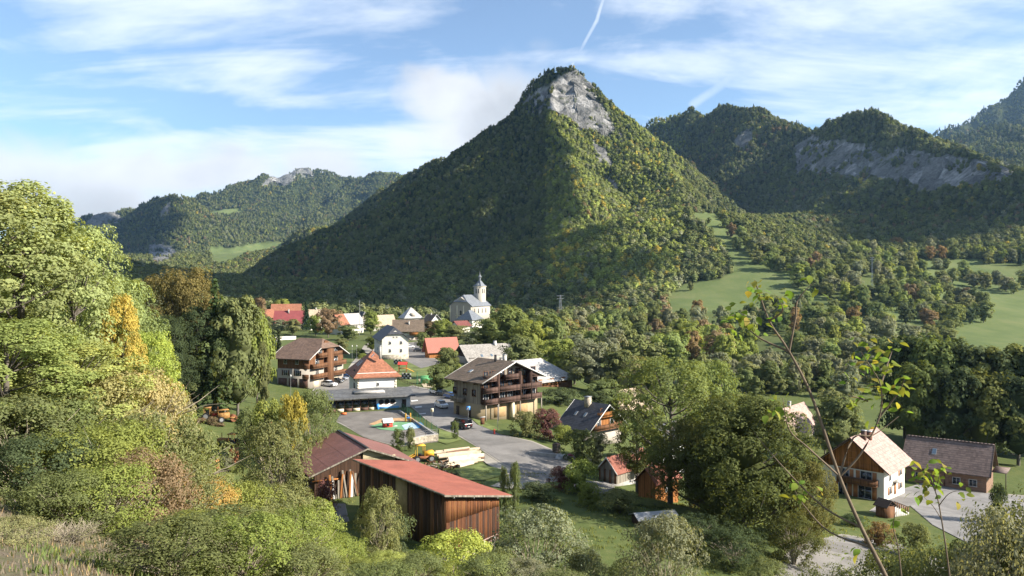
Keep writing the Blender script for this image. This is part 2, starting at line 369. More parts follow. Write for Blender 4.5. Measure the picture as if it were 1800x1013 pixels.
def leaf_quads(pos, nrm, size, g, aspect=.62):
    n = len(pos); nrm = nrm/(np.linalg.norm(nrm, axis=1)[:, None]+1e-9)
    r = rdirs(g, n); u = np.cross(nrm, r); u /= np.linalg.norm(u, axis=1)[:, None]+1e-9; w = np.cross(nrm, u)
    s = (size*g.uniform(.6, 1.35, n))[:, None]
    V = np.stack([pos-u*s*.5, pos+w*s*aspect*.5+nrm*s*.08, pos+u*s*.5, pos-w*s*aspect*.5+nrm*s*.08], 1).reshape(-1, 3)
    return V, np.arange(n*4).reshape(n, 4)
def set_tint(me, tint):
    a = me.attributes.new('tint', 'FLOAT', 'FACE'); a.data.foreach_set('value', np.asarray(tint, np.float32))
def envelope(kind, t):
    """crown radius over relative crown height t in 0..1"""
    if kind == 'tall': return np.sin(np.clip(t*.93+.05, 0, 1)**.75*math.pi)**.7
    if kind == 'fan': return np.clip(.35+1.2*t, 0, 1)*np.sqrt(np.clip(1-((t-.45)/.58)**2, .02, 1))
    return np.sqrt(np.clip(1-((t-.46)/.56)**2, .02, 1))
def tree_mesh(name, seed, H, rad, base, clumps, per, leaf, kind='round', crs=.30, core=True, limbs=True, droop=0.0, trunk_r=None, coh=0.0, lobe=0.0, mat=None):
    """returns (trunk mesh, crown mesh): a trunk, limbs that reach into the leaf clumps, and the clumps' leaf faces"""
    g = np.random.default_rng(seed); ch = H-base
    t = g.uniform(.03, .97, clumps); t = np.where(g.random(clumps) < .25, g.uniform(.6, .98, clumps), t)
    az = np.arange(clumps)*2.39996+g.uniform(-.5, .5, clumps)
    er = envelope(kind, t)*rad*g.uniform(.5, .92, clumps)*np.where(g.random(clumps) < .12, 1.18, 1)
    lob = 1+(.18+lobe)*np.sin(az*2+seed)+(.12+lobe)*np.sin(az*3+seed*2.3+4*t)
    c = np.stack([np.cos(az)*er*lob, np.sin(az)*er*lob, base+t*ch], 1)
    rc = crs*rad*g.uniform(.65, 1.3, clumps)
    n = clumps*per; ci = np.repeat(np.arange(clumps), per)
    dr = rdirs(g, n); dr[:, 2] = np.where(dr[:, 2] < -.6, -dr[:, 2]*.6, dr[:, 2]); dr /= np.linalg.norm(dr, axis=1)[:, None]
    rr = rc[ci]*g.uniform(.45, 1.0, n)**.5
    pos = c[ci]+dr*rr[:, None]*np.array([1, 1, .88])
    pos[:, 2] -= droop*np.hypot(dr[:, 0], dr[:, 1])*rr
    ax = np.array([0, 0, base+.42*ch]); out = pos-ax; out /= np.linalg.norm(out, axis=1)[:, None]+1e-9
    nrm = dr*(.65-.2*coh)+out*(.45+.5*coh)+np.array([0, 0, .16])+rdirs(g, n)*.62*(1-.6*coh)
    V, Q = leaf_quads(pos, nrm, leaf, g)
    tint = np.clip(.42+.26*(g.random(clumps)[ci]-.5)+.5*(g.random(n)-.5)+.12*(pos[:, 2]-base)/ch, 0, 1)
    parts = [(V, Q)]; tn = [tint]
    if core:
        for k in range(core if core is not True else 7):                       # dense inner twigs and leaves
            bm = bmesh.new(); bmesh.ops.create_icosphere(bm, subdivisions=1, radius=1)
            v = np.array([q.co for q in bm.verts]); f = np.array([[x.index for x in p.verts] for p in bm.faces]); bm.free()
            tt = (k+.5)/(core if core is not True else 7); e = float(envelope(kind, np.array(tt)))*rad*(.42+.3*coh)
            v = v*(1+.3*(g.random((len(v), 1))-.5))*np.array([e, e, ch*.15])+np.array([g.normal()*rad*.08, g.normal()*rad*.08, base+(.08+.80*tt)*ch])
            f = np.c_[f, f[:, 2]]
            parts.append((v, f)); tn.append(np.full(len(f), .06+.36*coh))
    V, Q = join(parts)
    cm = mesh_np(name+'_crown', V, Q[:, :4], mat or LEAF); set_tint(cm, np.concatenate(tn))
    # wood
    tr = trunk_r or H*.018
    lean = g.normal(size=2)*H*.02; zs = np.linspace(-.6, base+.75*ch, 8)
    tp = np.stack([lean[0]*(zs/H)**2+.03*tr*g.normal(size=8), lean[1]*(zs/H)**2, zs], 1)
    trr = tr*np.clip(1.25-zs/(base+.8*ch), .14, 1.3)
    wood = [tube(tp, trr, 7)]
    if limbs:
        for k in g.choice(clumps, min(clumps, limbs if limbs is not True else 16), replace=False):
            z0 = max(base*.75, min(c[k, 2]-np.hypot(c[k, 0], c[k, 1])*.7, base+.6*ch)); a = np.array([0, 0, z0]); b = c[k]
            s = np.linspace(0, 1, 5)[:, None]; mid = a+(b-a)*s+np.array([0, 0, 1])*np.sin(s*math.pi)*-.10*np.linalg.norm(b-a)
            wood.append(tube(mid, tr*.36*np.linspace(1, .2, 5), 4))
    V, Q = join(wood)
    return mesh_np(name+'_trunk', V, Q, BARK, True), cm
def conifer_mesh(name, seed, H, rad, levels=20, per=9, leaf=.8, mat=None):
    g = np.random.default_rng(seed); pos, nrm, tint = [], [], []
    for i in range(levels):
        t = i/levels; z = H*.1+t*H*.9; r = rad*(1-t)**.85*g.uniform(.8, 1.15)+.12
        for k in range(max(4, int(per*(1-t*.6)))):
            a = g.uniform(0, 6.283); m = max(3, int(r/leaf*3)); rr = r*g.uniform(.75, 1.12)
            s = np.linspace(.15, 1, m)
            p = np.stack([np.cos(a)*s*rr, np.sin(a)*s*rr, z+.12*rr*s-.42*rr*s*s], 1)+g.normal(size=(m, 3))*.12*leaf
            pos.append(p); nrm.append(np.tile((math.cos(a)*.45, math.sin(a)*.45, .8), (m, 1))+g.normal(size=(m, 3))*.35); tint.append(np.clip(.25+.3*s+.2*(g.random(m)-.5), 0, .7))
    pos = np.concatenate(pos); V, Q = leaf_quads(pos, np.concatenate(nrm), leaf, g, .7)
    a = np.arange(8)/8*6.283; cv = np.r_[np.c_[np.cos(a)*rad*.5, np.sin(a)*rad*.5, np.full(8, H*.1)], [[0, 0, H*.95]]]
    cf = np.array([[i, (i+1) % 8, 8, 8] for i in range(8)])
    V, Q = join([(V, Q), (cv, cf)])
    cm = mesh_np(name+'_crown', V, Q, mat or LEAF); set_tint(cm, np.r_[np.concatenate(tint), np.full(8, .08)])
    tv, tq = tube([(0, 0, -.6), (0, 0, H*.5), (0, 0, H*.97)], [H*.016, H*.01, .02], 6)
    return mesh_np(name+'_trunk', tv, tq, BARK, True), cm
def shrub_mesh(name, seed, H, rad, clumps, per, leaf, stems=12, kind='round', crs=.34, twiggy=0.0, core=True):
    tm, cm = tree_mesh(name, seed, H, rad, H*.04, clumps, per, leaf, kind, crs, core=3 if core else False, limbs=False)
    g = np.random.default_rng(seed+99); wood = []
    for k in range(stems):
        a = g.uniform(0, 6.283); r = rad*g.uniform(.3, .95); h = H*g.uniform(.5, .88+.25*(twiggy > .5))
        s = np.linspace(0, 1, 5)[:, None]; b = np.array([math.cos(a)*r, math.sin(a)*r, h])
        p = b*s**np.array([1.4, 1.4, .9])+g.normal(size=(5, 3))*.03*rad
        wood.append(tube(p, np.linspace(.035, .008, 5)*max(1, H/4), 4))
        for q in range(int(4*twiggy)):
            i0 = g.integers(2, 4); e = p[i0]+rdirs(g, 1)[0]*rad*.35+np.array([0, 0, .25*rad])
            wood.append(tube(np.stack([p[i0], (p[i0]+e)/2+g.normal(size=3)*.05*rad, e]), [.018, .012, .005], 3))
    V, Q = join(wood); tm2 = mesh_np(name+'_stem', V, Q, TWIG if twiggy else BARK, True)
    bpy.data.meshes.remove(tm)
    return tm2, cm
def place_tree(kind, meshes, loc, scale=1.0, rz=None, tone=(.07, .10, .03), label=None, cat='tree', group=None, sz=1.0, parts=('trunk', 'crown'), tilt=(0, 0)):
    e = empty(kind, loc, random.uniform(0, 6.28) if rz is None else rz, label=label, cat=cat, group=group)
    e.rotation_euler = (tilt[0], tilt[1], e.rotation_euler[2])
    e.scale = (scale, scale, scale*sz)
    a = link(parts[0], meshes[0], e); b = link(parts[1], meshes[1], e); b.color = (*tone, 1)
    return e

# ------------------------------------------------------------------ ground and mountains
def ground_material():
    t = MT('meadow_and_forest_floor'); p = t.pos()
    rock = t.attr('rock').outputs['Fac']; mead = t.attr('meadow').outputs['Fac']
    n1 = t.noise(.035, 6, .6, p); n2 = t.noise(.6, 5, .65, p); n3 = t.noise(5, 4, .7, p)
    grass = t.ramp(t.math('ADD', t.math('MULTIPLY', n1, .5), t.math('MULTIPLY', n2, .5)), [(.3, (.055, .072, .024)), (.48, (.085, .105, .033)), (.62, (.125, .132, .048)), (.75, (.17, .152, .078))])
    grass = t.mix(t.rng(n3, .35, .7, 0, .45), grass, (.045, .07, .02))
    mow = t.noise(.05, 5, .6, t.pos((1, .25, 1)), .6)
    far = t.ramp(t.math('ADD', t.math('MULTIPLY', n1, .45), t.math('MULTIPLY', mow, .55)), [(.32, (.085, .12, .042)), (.5, (.12, .155, .055)), (.62, (.155, .175, .07)), (.74, (.19, .18, .09))])
    floor_ = t.ramp(n2, [(.3, (.022, .032, .012)), (.7, (.05, .06, .02))])
    r1 = t.noise(.09, 8, .68, t.pos((1, 1, .35)), .4)
    rk = t.ramp(r1, [(.32, (.10, .10, .095)), (.5, (.25, .245, .235)), (.62, (.36, .35, .335)), (.75, (.45, .44, .42))])
    fl = t.mix(t.attr('wood').outputs['Fac'], grass, floor_)
    dry = t.ramp(n3, [(.3, (.075, .06, .042)), (.6, (.15, .12, .085)), (.75, (.19, .16, .12))])
    fl = t.mix(t.math('MULTIPLY', t.attr('dry').outputs['Fac'], t.rng(n2, .35, .6, .35, 1.0)), fl, dry)
    c = t.mix(t.math('MULTIPLY', mead, .6), fl, far); c = t.mix(rock, c, rk)
    h = t.math('ADD', t.math('MULTIPLY', n3, .06), t.math('MULTIPLY', t.math('MULTIPLY', r1, rock), 14.0))
    t.bsdf(c, .95, normal=t.bump(h, .7, 1.0), spec=.1); return t.m
GROUND = ground_material()
def rock_material():
    t = MT('limestone'); r1 = t.noise(.045, 9, .72, t.pos((1, 1, .30)), .6); r2 = t.noise(.35, 6, .7, t.pos((1, 1, .5)))
    c = t.ramp(t.math('ADD', t.math('MULTIPLY', r1, .6), t.math('MULTIPLY', r2, .4)), [(.36, (.045, .05, .045)), (.46, (.13, .13, .125)), (.56, (.215, .21, .20)), (.7, (.32, .315, .30))])
    v = t.noise(.05, 7, .7, t.pos()); c = t.mix(t.rng(v, .56, .62, 0, .85), c, (.06, .075, .03))
    t.bsdf(c, .95, normal=t.bump(t.math('ADD', t.math('MULTIPLY', r1, 20.0), t.math('MULTIPLY', r2, 4.0)), .8, 1.0), spec=.1); return t.m
ROCKM = rock_material()
OPEN = [(1212, 375), (1240, 402), (1270, 440), (1290, 478), (1264, 494), (1207, 500), (1174, 522), (1165, 1100), (2600, 1100), (2600, 474), (1720, 462), (1640, 456), (1560, 470), (1500, 486), (1440, 480), (1380, 460), (1330, 432), (1290, 404), (1256, 376)]
def forest_where(x, y, z):
    """wooded ground: beyond the village and its fields"""
    d = np.hypot(x, y); px, py = proj(x, np.maximum(y, 1), z)
    me, ro = zone_masks(x, y, z)
    w = (d > 590) & ~poly_in(px, py, OPEN)
    return w & ~me & ~ro
def build_terrain():
    me_, ro_ = zone_masks(TX, TY, TZ); wd = forest_where(TX, TY, TZ)
    nr, na = TX.shape; V = np.stack([TX, TY, TZ], -1).reshape(-1, 3)
    idx = np.arange(nr*na).reshape(nr, na); q = np.stack([idx[:-1, :-1], idx[:-1, 1:], idx[1:, 1:], idx[1:, :-1]], -1)
    cut = int(np.searchsorted(RAD, 640))
    for nm, r0, r1 in (('ground', 0, cut), ('mountain_slopes', cut, nr-1)):
        sub = V.reshape(nr, na, 3)[r0:r1+1].reshape(-1, 3); ids = np.arange(len(sub)).reshape(-1, na)
        qq = np.stack([ids[:-1, :-1], ids[:-1, 1:], ids[1:, 1:], ids[1:, :-1]], -1).reshape(-1, 4)
        me = mesh_np(nm, sub, qq, GROUND, True)
        for an, arr in (('rock', ro_), ('meadow', me_), ('wood', wd), ('dry', np.clip((50-_Rr)/20, 0, 1)*np.clip((14-TX)/10, 0, 1))):
            a = me.attributes.new(an, 'FLOAT', 'POINT'); a.data.foreach_set('value', arr[r0:r1+1].astype(np.float32).ravel())
        link(nm, me, label='valley floor and near hillside of grass' if r0 == 0 else 'wooded mountain slopes round the valley', kind='structure')
    # bare cliffs: finer broken rock lying over the slope
    px, py = proj(TX, np.maximum(TY, 1), TZ)
    for k, poly in enumerate(ROCK):
        m = poly_in(px, py, [(x, y) for x, y in poly]) & (np.hypot(TX, TY) > 900)
        if m.sum() < 6: continue
        d0 = np.median(np.hypot(TX, TY)[m]); st = 3.2 if d0 < 2300 else 7.0
        x0, x1, y0, y1 = TX[m].min()-30, TX[m].max()+30, TY[m].min()-30, TY[m].max()+30
        if (x1-x0)*(y1-y0)/st/st > 60000: st = math.sqrt((x1-x0)*(y1-y0)/60000)
        gx, gy = np.meshgrid(np.arange(x0, x1, st), np.arange(y0, y1, st)); gz = height(gx, gy)
        _, inr = zone_masks(gx, gy, gz)
        fx = gx*.8+gy*.6; fy = gy*.8-gx*.6
        s = d0/2000
        ft = inr.astype(float)
        for _ in range(3): ft = (ft+np.roll(ft, 2, 0)+np.roll(ft, -2, 0)+np.roll(ft, 2, 1)+np.roll(ft, -2, 1))/5
        ft = np.clip((ft-.35)*2, 0, 1)
        rough = fbm(fx/(34*s), fy/(34*s), 5, 40+k, True)-.62
        gy2 = gy-ft*rough*26*s; gx2 = gx-ft*rough*18*s*np.sign(gx.mean() if k else -1)
        gz = gz+.9*s+ft*(rough*7*s)
        V2 = np.stack([gx2, gy2, gz], -1).reshape(-1, 3); ids = np.arange(gx.size).reshape(gx.shape)
        qq = np.stack([ids[:-1, :-1], ids[:-1, 1:], ids[1:, 1:], ids[1:, :-1]], -1)
        keep = inr[:-1, :-1] & inr[1:, 1:] & inr[:-1, 1:]
        qq = qq[keep]
        if len(qq) < 4: continue
        u, inv = np.unique(qq.ravel(), return_inverse=True)
        link('cliff', mesh_np('cliff', V2[u], inv.reshape(-1, 4), ROCKM, False), kind='structure', label='bare grey limestone cliff on the mountainside')
build_terrain()

# ------------------------------------------------------------------ low-detail tree kinds, then the forest mass on the mountains
FAR_BROAD = [tree_mesh('far_tree', 100+i, 11, 5.2, .6, 16, 16, 1.7, k, .36, core=4, limbs=3, coh=1.0) for i, k in enumerate(('round', 'tall', 'round', 'tall'))]
FAR_CONE = conifer_mesh('far_fir', 120, 17, 3.6, 13, 7, 1.5)
TONES = {'green': (.076, .092, .030), 'lime': (.115, .135, .026), 'olive': (.095, .105, .038), 'dark': (.042, .056, .024), 'yellow': (.21, .17, .02), 'rust': (.125, .085, .034), 'grey': (.105, .112, .065), 'fir': (.026, .045, .022), 'fresh': (.10, .122, .034), 'wine': (.10, .045, .04), 'brown': (.12, .085, .045)}
def meadow_tree(px, py, i, scale, tone, label):
    p = ground_hit(px, py)
    return place_tree('meadow_tree', FAR_BROAD[i], p, scale, tone=TONES[tone], label=label)
SOURCE = [meadow_tree(1214, 512, 0, .75, 'olive', 'small rounded tree at the low left corner of the steep meadow'), meadow_tree(1246, 396, 1, .7, 'green', 'lone tree near the top of the steep meadow'),
          meadow_tree(1318, 434, 2, .75, 'brown', 'brownish tree standing alone on the right edge of the steep meadow'), meadow_tree(1291, 436, 3, .95, 'olive', 'taller lone tree halfway up the steep meadow')]
_p = ground_hit(1158, 546)
SOURCE.append(place_tree('fir_tree', FAR_CONE, _p, 1.0, tone=TONES['fir'], label='dark fir at the foot of the wooded spur left of the steep meadow'))

def build_forest():
    g = np.random.default_rng(77)
    # visible terrain: running maximum of the elevation angle along each bearing
    elev = (TZ+14-CZ)/np.hypot(TX, TY); run = np.maximum.accumulate((TZ-CZ)/np.hypot(TX, TY), axis=0)
    vis = elev >= run-0.004
    n = 1900000
    a = g.uniform(R(-37), R(37), n); r = np.sqrt(g.uniform(590**2, 6600**2, n))
    r = np.where(g.random(n) < .55, np.sqrt(g.uniform(590**2, 2400**2, n)), r)
    dens_near = .55/((2400**2-590**2))+.45/(6600**2-590**2); dens_far = .45/(6600**2-590**2)
    x, y = np.sin(a)*r, np.cos(a)*r
    ci = np.clip(((a-AZS[0])/(AZS[1]-AZS[0])).astype(int), 0, NA-2); ri = np.clip(np.searchsorted(RAD, r)-1, 0, NR-2)
    ok = vis[ri, ci] | vis[ri+1, ci]
    # thinning: natural spacing near, wider crowns far away
    want = np.where(r < 1500, 1/21.0, np.where(r < 2500, 1/28.0, 1/85.0))
    rate = n*np.where(r < 2400, dens_near, dens_far)/R(74)*2
    ok &= g.random(n) < want/rate
    x, y, r = x[ok], y[ok], r[ok]
    z = height(x, y); w = forest_where(x, y, z)
    _, roc = zone_masks(x, y, z)
    w |= roc & (fbm(x/40, y/40, 3, 91) > .56) & (g.random(len(x)) < .5)
    x, y, z, r = x[w], y[w], z[w], r[w]; n = len(x)
    px, py = proj(x, y, z)
    hi = z-CZ
    # species by place: firs high up and in the gullies, colour drifting in patches
    pat = fbm(x/130, y/130, 3, 7); pat2 = fbm(x/60, y/60, 2, 8)
    fir = (g.random(n) < np.clip((hi-150)/900, 0.02, .34)+.9*np.clip(pat-.56, 0, 1)) & ~((px > 985) & (px < 1280) & (py > 300))
    names = ['green', 'olive', 'lime', 'yellow', 'rust', 'dark', 'brown', 'grey']
    T = np.array([TONES[k] for k in names])
    wt = np.stack([.9+0*pat, .7+.6*pat2, np.clip(pat2*1.6-.45, 0, 1), np.clip(pat2*1.1-.50, 0, .6), np.clip(pat*.7-.34, 0, .12), .35+0*pat, np.clip(pat-.47, 0, .25), .25+0*pat], 1)
    painted_sun = ((px > 960) & (px < 1200) & (py > 190) & (py < 520))  # on this face sunlight is painted into the leaf colour: yellower, brighter tones
    wt[:, 2] += painted_sun*1.3; wt[:, 3] += painted_sun*np.clip(pat2*1.6-.5, 0, 1)*1.3; wt[:, 5] *= ~painted_sun
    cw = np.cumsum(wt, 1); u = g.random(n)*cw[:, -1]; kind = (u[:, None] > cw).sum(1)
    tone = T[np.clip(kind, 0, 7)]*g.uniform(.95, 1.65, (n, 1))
    tone[painted_sun] *= 1.3
    tone[fir] = np.array(TONES['fir'])*g.uniform(.8, 1.4, (fir.sum(), 1))
    proto = np.where(fir, 4, g.integers(0, 4, n))
    sc = np.clip(g.normal(.88, .24, n), .4, 1.5)*(.8+.5*fbm(x/90, y/90, 3, 55))*np.where(r < 1500, .78, np.where(r < 2500, .82, 1.05))
    sc[fir] *= .82
    me = bpy.data.meshes.new('forest'); me.vertices.add(n); me.vertices.foreach_set('co', np.stack([x, y, z-.6], 1).astype(np.float32).ravel())
    for nm, typ, arr in (('proto', 'INT', proto.astype(np.int32)), ('size', 'FLOAT', sc.astype(np.float32)), ('turn', 'FLOAT', g.uniform(0, 6.28, n).astype(np.float32))):
        at = me.attributes.new(nm, typ, 'POINT'); at.data.foreach_set('value', arr)
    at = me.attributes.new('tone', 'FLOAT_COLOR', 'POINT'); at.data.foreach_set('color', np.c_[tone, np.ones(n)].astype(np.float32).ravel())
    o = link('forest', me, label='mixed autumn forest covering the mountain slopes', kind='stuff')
    ng = bpy.data.node_groups.new('forest_scatter', 'GeometryNodeTree')
    ng.interface.new_socket('Geometry', in_out='INPUT', socket_type='NodeSocketGeometry'); ng.interface.new_socket('Geometry', in_out='OUTPUT', socket_type='NodeSocketGeometry')
    gi, go = ng.nodes.new('NodeGroupInput'), ng.nodes.new('NodeGroupOutput'); J = ng.nodes.new('GeometryNodeJoinGeometry')
    def named(nm, typ):
        q = ng.nodes.new('GeometryNodeInputNamedAttribute'); q.data_type = typ; q.inputs[0].default_value = nm; return q.outputs[0]
    pr, si, tu = named('proto', 'INT'), named('size', 'FLOAT'), named('turn', 'FLOAT')
    cx = ng.nodes.new('ShaderNodeCombineXYZ'); ng.links.new(tu, cx.inputs[2])
    for k, src in enumerate(SOURCE):
        crown = [c for c in src.children if c.name.startswith('crown')][0]
        oi = ng.nodes.new('GeometryNodeObjectInfo'); oi.inputs['Object'].default_value = crown; oi.transform_space = 'ORIGINAL'
        sm = ng.nodes.new('GeometryNodeSetMaterial'); sm.inputs['Material'].default_value = LEAF_FOREST; ng.links.new(oi.outputs['Geometry'], sm.inputs[0])
        cmp_ = ng.nodes.new('FunctionNodeCompare'); cmp_.data_type = 'INT'; cmp_.operation = 'EQUAL'
        ng.links.new(pr, cmp_.inputs[2]); cmp_.inputs[3].default_value = k
        ip = ng.nodes.new('GeometryNodeInstanceOnPoints'); ng.links.new(gi.outputs[0], ip.inputs['Points']); ng.links.new(cmp_.outputs[0], ip.inputs['Selection'])
        ng.links.new(sm.outputs[0], ip.inputs['Instance']); ng.links.new(cx.outputs[0], ip.inputs['Rotation']); ng.links.new(si, ip.inputs['Scale'])
        ng.links.new(ip.outputs[0], J.inputs[0])
    ng.links.new(J.outputs[0], go.inputs[0])
    md = o.modifiers.new('scatter', 'NODES'); md.node_group = ng
    print('FOREST', n)
build_forest()

# ------------------------------------------------------------------ an unseen cumulus added to shade the slopes, and the haze of the air
def build_shade_cloud():
    t = MT('shade_cloud_white'); d = t.n('ShaderNodeBsdfDiffuse', {'Color': (.85, .86, .88, 1)}); t.L.new(d.outputs[0], t.out.inputs[0])
    c = Vector((0, 0, 0))+sd*(1300/sd.z)
    g = np.random.default_rng(4); parts = []
    spots = []
    for y in np.arange(770, 2180, 80):                       # rows shaped to shade the ground left of the spur and before the right-hand ridge
        xb = np.interp(y, [770, 900, 1000, 1120, 1317, 1565, 1910, 2217], [-70, -95, -120, -165, -245, -400, -700, -960]); xa = np.interp(y, [770, 1400, 2180], [-640, -900, -1300])
        spots += [(x, y, g.uniform(80, 105)) for x in np.arange(xb, xa, -92)]
    spots += [(x, y, 62) for y, p, q in ((1090, 300, 470), (1150, 290, 430), (1210, 330, 420), (1280, 335, 420), (1350, 330, 400), (1420, 310, 390), (1480, 300, 370)) for x in np.arange(p, q, 60)]
    for y in np.arange(3420, 4420, 115):                      # added bank, raised out of view, that shades the far left range
        xb = np.interp(y, [3420, 3683, 3886, 4217, 4420], [-1800, -2060, -2280, -2630, -2800])
        spots += [(x+1900*sd.x/sd.z, y+1900*sd.y/sd.z, g.uniform(95, 125), 1900) for x in np.arange(xb, xb-(620 if y < 4100 else 420), -105)]
    for x, y, r, *up in spots:
        bm = bmesh.new(); bmesh.ops.create_icosphere(bm, subdivisions=2, radius=1); v = np.array([q.co for q in bm.verts]); f = np.array([[w.index for w in p.verts] for p in bm.faces]); bm.free()
        n = fbm(v[:, 0]*2+x, v[:, 1]*2+v[:, 2]*1.7, 3, 60)
        parts.append((v*(r*(.75+.5*n))[:, None]*np.array([1, 1, .35])+np.array([x+g.normal()*12, y+g.normal()*12, g.uniform(-10, 20)+(up[0] if up else 0)]), f))
    V, Q = join(parts); link('shade_cloud', mesh_np('shade_cloud', V+np.array(c), Q, t.m, True), kind='stuff', label='unseen white cumulus added high on the right to shade the slopes')
build_shade_cloud()
HAZE_DENSITY = 0.000030
def build_haze():
    m = bpy.data.materials.new('haze'); m.use_nodes = True; nt = m.node_tree; nt.nodes.clear()
    o = nt.nodes.new('ShaderNodeOutputMaterial'); v = nt.nodes.new('ShaderNodeVolumePrincipled')
    v.inputs['Color'].default_value = (.40, .66, 1.0, 1); v.inputs['Density'].default_value = HAZE_DENSITY; v.inputs['Anisotropy'].default_value = .2
    nt.links.new(v.outputs[0], o.inputs['Volume'])
    x0, x1, y0, y1, z0, z1 = -6500, 6500, -400, 7900, float(TZ.min())-12, float(TZ.max())+40
    V = [(x, y, z) for z in (z0, z1) for y in (y0, y1) for x in (x0, x1)]
    me = mesh_np('haze', np.array(V), np.array([[0, 2, 3, 1], [4, 5, 7, 6], [0, 1, 5, 4], [2, 6, 7, 3], [0, 4, 6, 2], [1, 3, 7, 5]]), m)
    link('haze', me, kind='stuff', label='thin blue haze filling the valley air'); print('HAZE', z0, z1)
build_haze()

# ------------------------------------------------------------------ building materials
def roof_mat(name, col, course=.34, var=.25, axis=None, cor=.0, rough=.75, metal=0.0, moss=0.0, spec=.25, line=.55):
    """tile or sheet roof: courses run level (constant height), ribs run up the slope along the given axis"""
    t = MT(name); v = t.coord('Object'); sx = t.n('ShaderNodeSeparateXYZ', {0: v}).outputs
    n1 = t.noise(.35, 5, .65, v); n2 = t.noise(3.5, 4, .65, v)
    f = t.rng(t.math('ADD', t.math('MULTIPLY', n1, .55), t.math('MULTIPLY', n2, .45)), .3, .7, 1-var, 1+var)
    c = t.n('ShaderNodeVectorMath', {0: col, 'Scale': f}, operation='SCALE').outputs[0]
    if moss: c = t.mix(t.rng(t.noise(.8, 6, .7, v), .52, .7, 0, moss), c, (.05, .055, .025))
    h = n2
    if course:
        fr = t.math('FRACT', t.math('DIVIDE', sx[2], course)); ln = t.rng(fr, 0.0, .16, line, 1.0)
        if not cor:
            ids = t.math('FLOOR', t.math('DIVIDE', sx[2], course)); cb = t.n('ShaderNodeCombineXYZ', {0: t.math('DIVIDE', sx[0], .42), 1: t.math('DIVIDE', sx[1], .42), 2: t.math('MULTIPLY', ids, 3.7)}).outputs[0]
            wn = t.n('ShaderNodeTexWhiteNoise', {0: t.n('ShaderNodeVectorMath', {0: cb}, operation='FLOOR').outputs[0]}).outputs['Value']
            c = t.n('ShaderNodeVectorMath', {0: c, 'Scale': t.rng(wn, 0, 1, .78, 1.2)}, operation='SCALE').outputs[0]
        c = t.n('ShaderNodeVectorMath', {0: c, 'Scale': ln}, operation='SCALE').outputs[0]
        h = t.math('ADD', t.math('MULTIPLY', fr, -1.0), n2)
    if cor:
        w = t.math('SINE', t.math('MULTIPLY', sx[0 if axis == 'x' else 1], 6.283/cor)); h = t.math('ADD', h, t.math('MULTIPLY', w, .8))
    t.bsdf(c, rough, metal, t.bump(h, .5, .05), spec); MATS[name] = t.m; return t.m
def board_mat(name, col, width=.16, axis='x', var=.35, rough=.85, dark=.45):
    """vertical boards: each with its own tone, dark joints, weather streaks"""
    t = MT(name); v = t.coord('Object'); sx = t.n('ShaderNodeSeparateXYZ', {0: v}).outputs
    u = t.math('DIVIDE', t.math('ADD', sx[0], sx[1]) if axis == 'xy' else sx['xyz'.index(axis)], width)
    wn = t.n('ShaderNodeTexWhiteNoise', {'W': t.math('FLOOR', u)}, noise_dimensions='1D').outputs['Value']
    st = t.noise(2.2, 5, .7, t.coord('Object', (2.5, 2.5, .35) if axis != 'z' else (.35, .35, 2.5)))
    f = t.math('MULTIPLY', t.rng(wn, 0, 1, 1-var, 1+var), t.rng(st, .3, .7, .7, 1.25)); f = t.math('MULTIPLY', f, t.rng(t.math('FRACT', u), 0, .12, dark, 1))
    c = t.n('ShaderNodeVectorMath', {0: col, 'Scale': f}, operation='SCALE').outputs[0]
    t.bsdf(c, rough, 0, t.bump(t.math('ADD', t.math('FRACT', u), st), .3, .03), .2); MATS[name] = t.m; return t.m
def plaster(name, col, dirt=.25):
    t = MT(name); v = t.coord('Object'); n = t.noise(.5, 6, .65, v); n2 = t.noise(1.5, 5, .7, t.coord('Object', (1.5, 1.5, .3)))
    c = t.mix(t.rng(n, .45, .75, 0, dirt), col, tuple(q*.6 for q in col)); c = t.mix(t.rng(n2, .55, .8, 0, dirt*.8), c, tuple(q*.55 for q in col))
    t.bsdf(c, .9, normal=t.bump(t.noise(18, 3, .6, v), .15, .02), spec=.15); MATS[name] = t.m; return t.m
def stone_mat(name, col):
    t = MT(name); v = t.coord('Object'); vo = t.n('ShaderNodeTexVoronoi', {'Vector': v, 'Scale': 2.4}); vd = t.n('ShaderNodeTexVoronoi', {'Vector': v, 'Scale': 2.4}, feature='DISTANCE_TO_EDGE')
    f = t.rng(t.n('ShaderNodeSeparateColor', {0: vo.outputs['Color']}).outputs[0], 0, 1, .6, 1.3)
    c = t.n('ShaderNodeVectorMath', {0: col, 'Scale': t.math('MULTIPLY', f, t.rng(vd.outputs[0], 0, .06, .55, 1))}, operation='SCALE').outputs[0]
    t.bsdf(c, .9, normal=t.bump(t.rng(vd.outputs[0], 0, .15, 0, 1), .5, .05)); MATS[name] = t.m; return t.m
M_ = MATS
WHITE = plaster('plaster_white', (.56, .53, .46), .3); CREAM = plaster('plaster_cream', (.58, .50, .36)); GREYW = plaster('plaster_grey', (.33, .29, .245), .35); PURE = plaster('plaster_bright', (.66, .65, .62), .18); OCHRE = plaster('plaster_ochre', (.30, .235, .145), .35)
WOODD = board_mat('boards_dark', (.055, .030, .018), .18, 'xy'); WOODB = board_mat('boards_brown', (.13, .062, .03), .18, 'xy'); WOODO = board_mat('boards_orange', (.26, .105, .03), .16, 'xy', .45); WOODG = board_mat('boards_grey', (.20, .175, .14), .2, 'xy', .4)
UMBER = board_mat('boards_umber', (.075, .044, .034), .18, 'xy'); SIDING = board_mat('siding_brown', (.20, .125, .085), .16, 'z', .12)
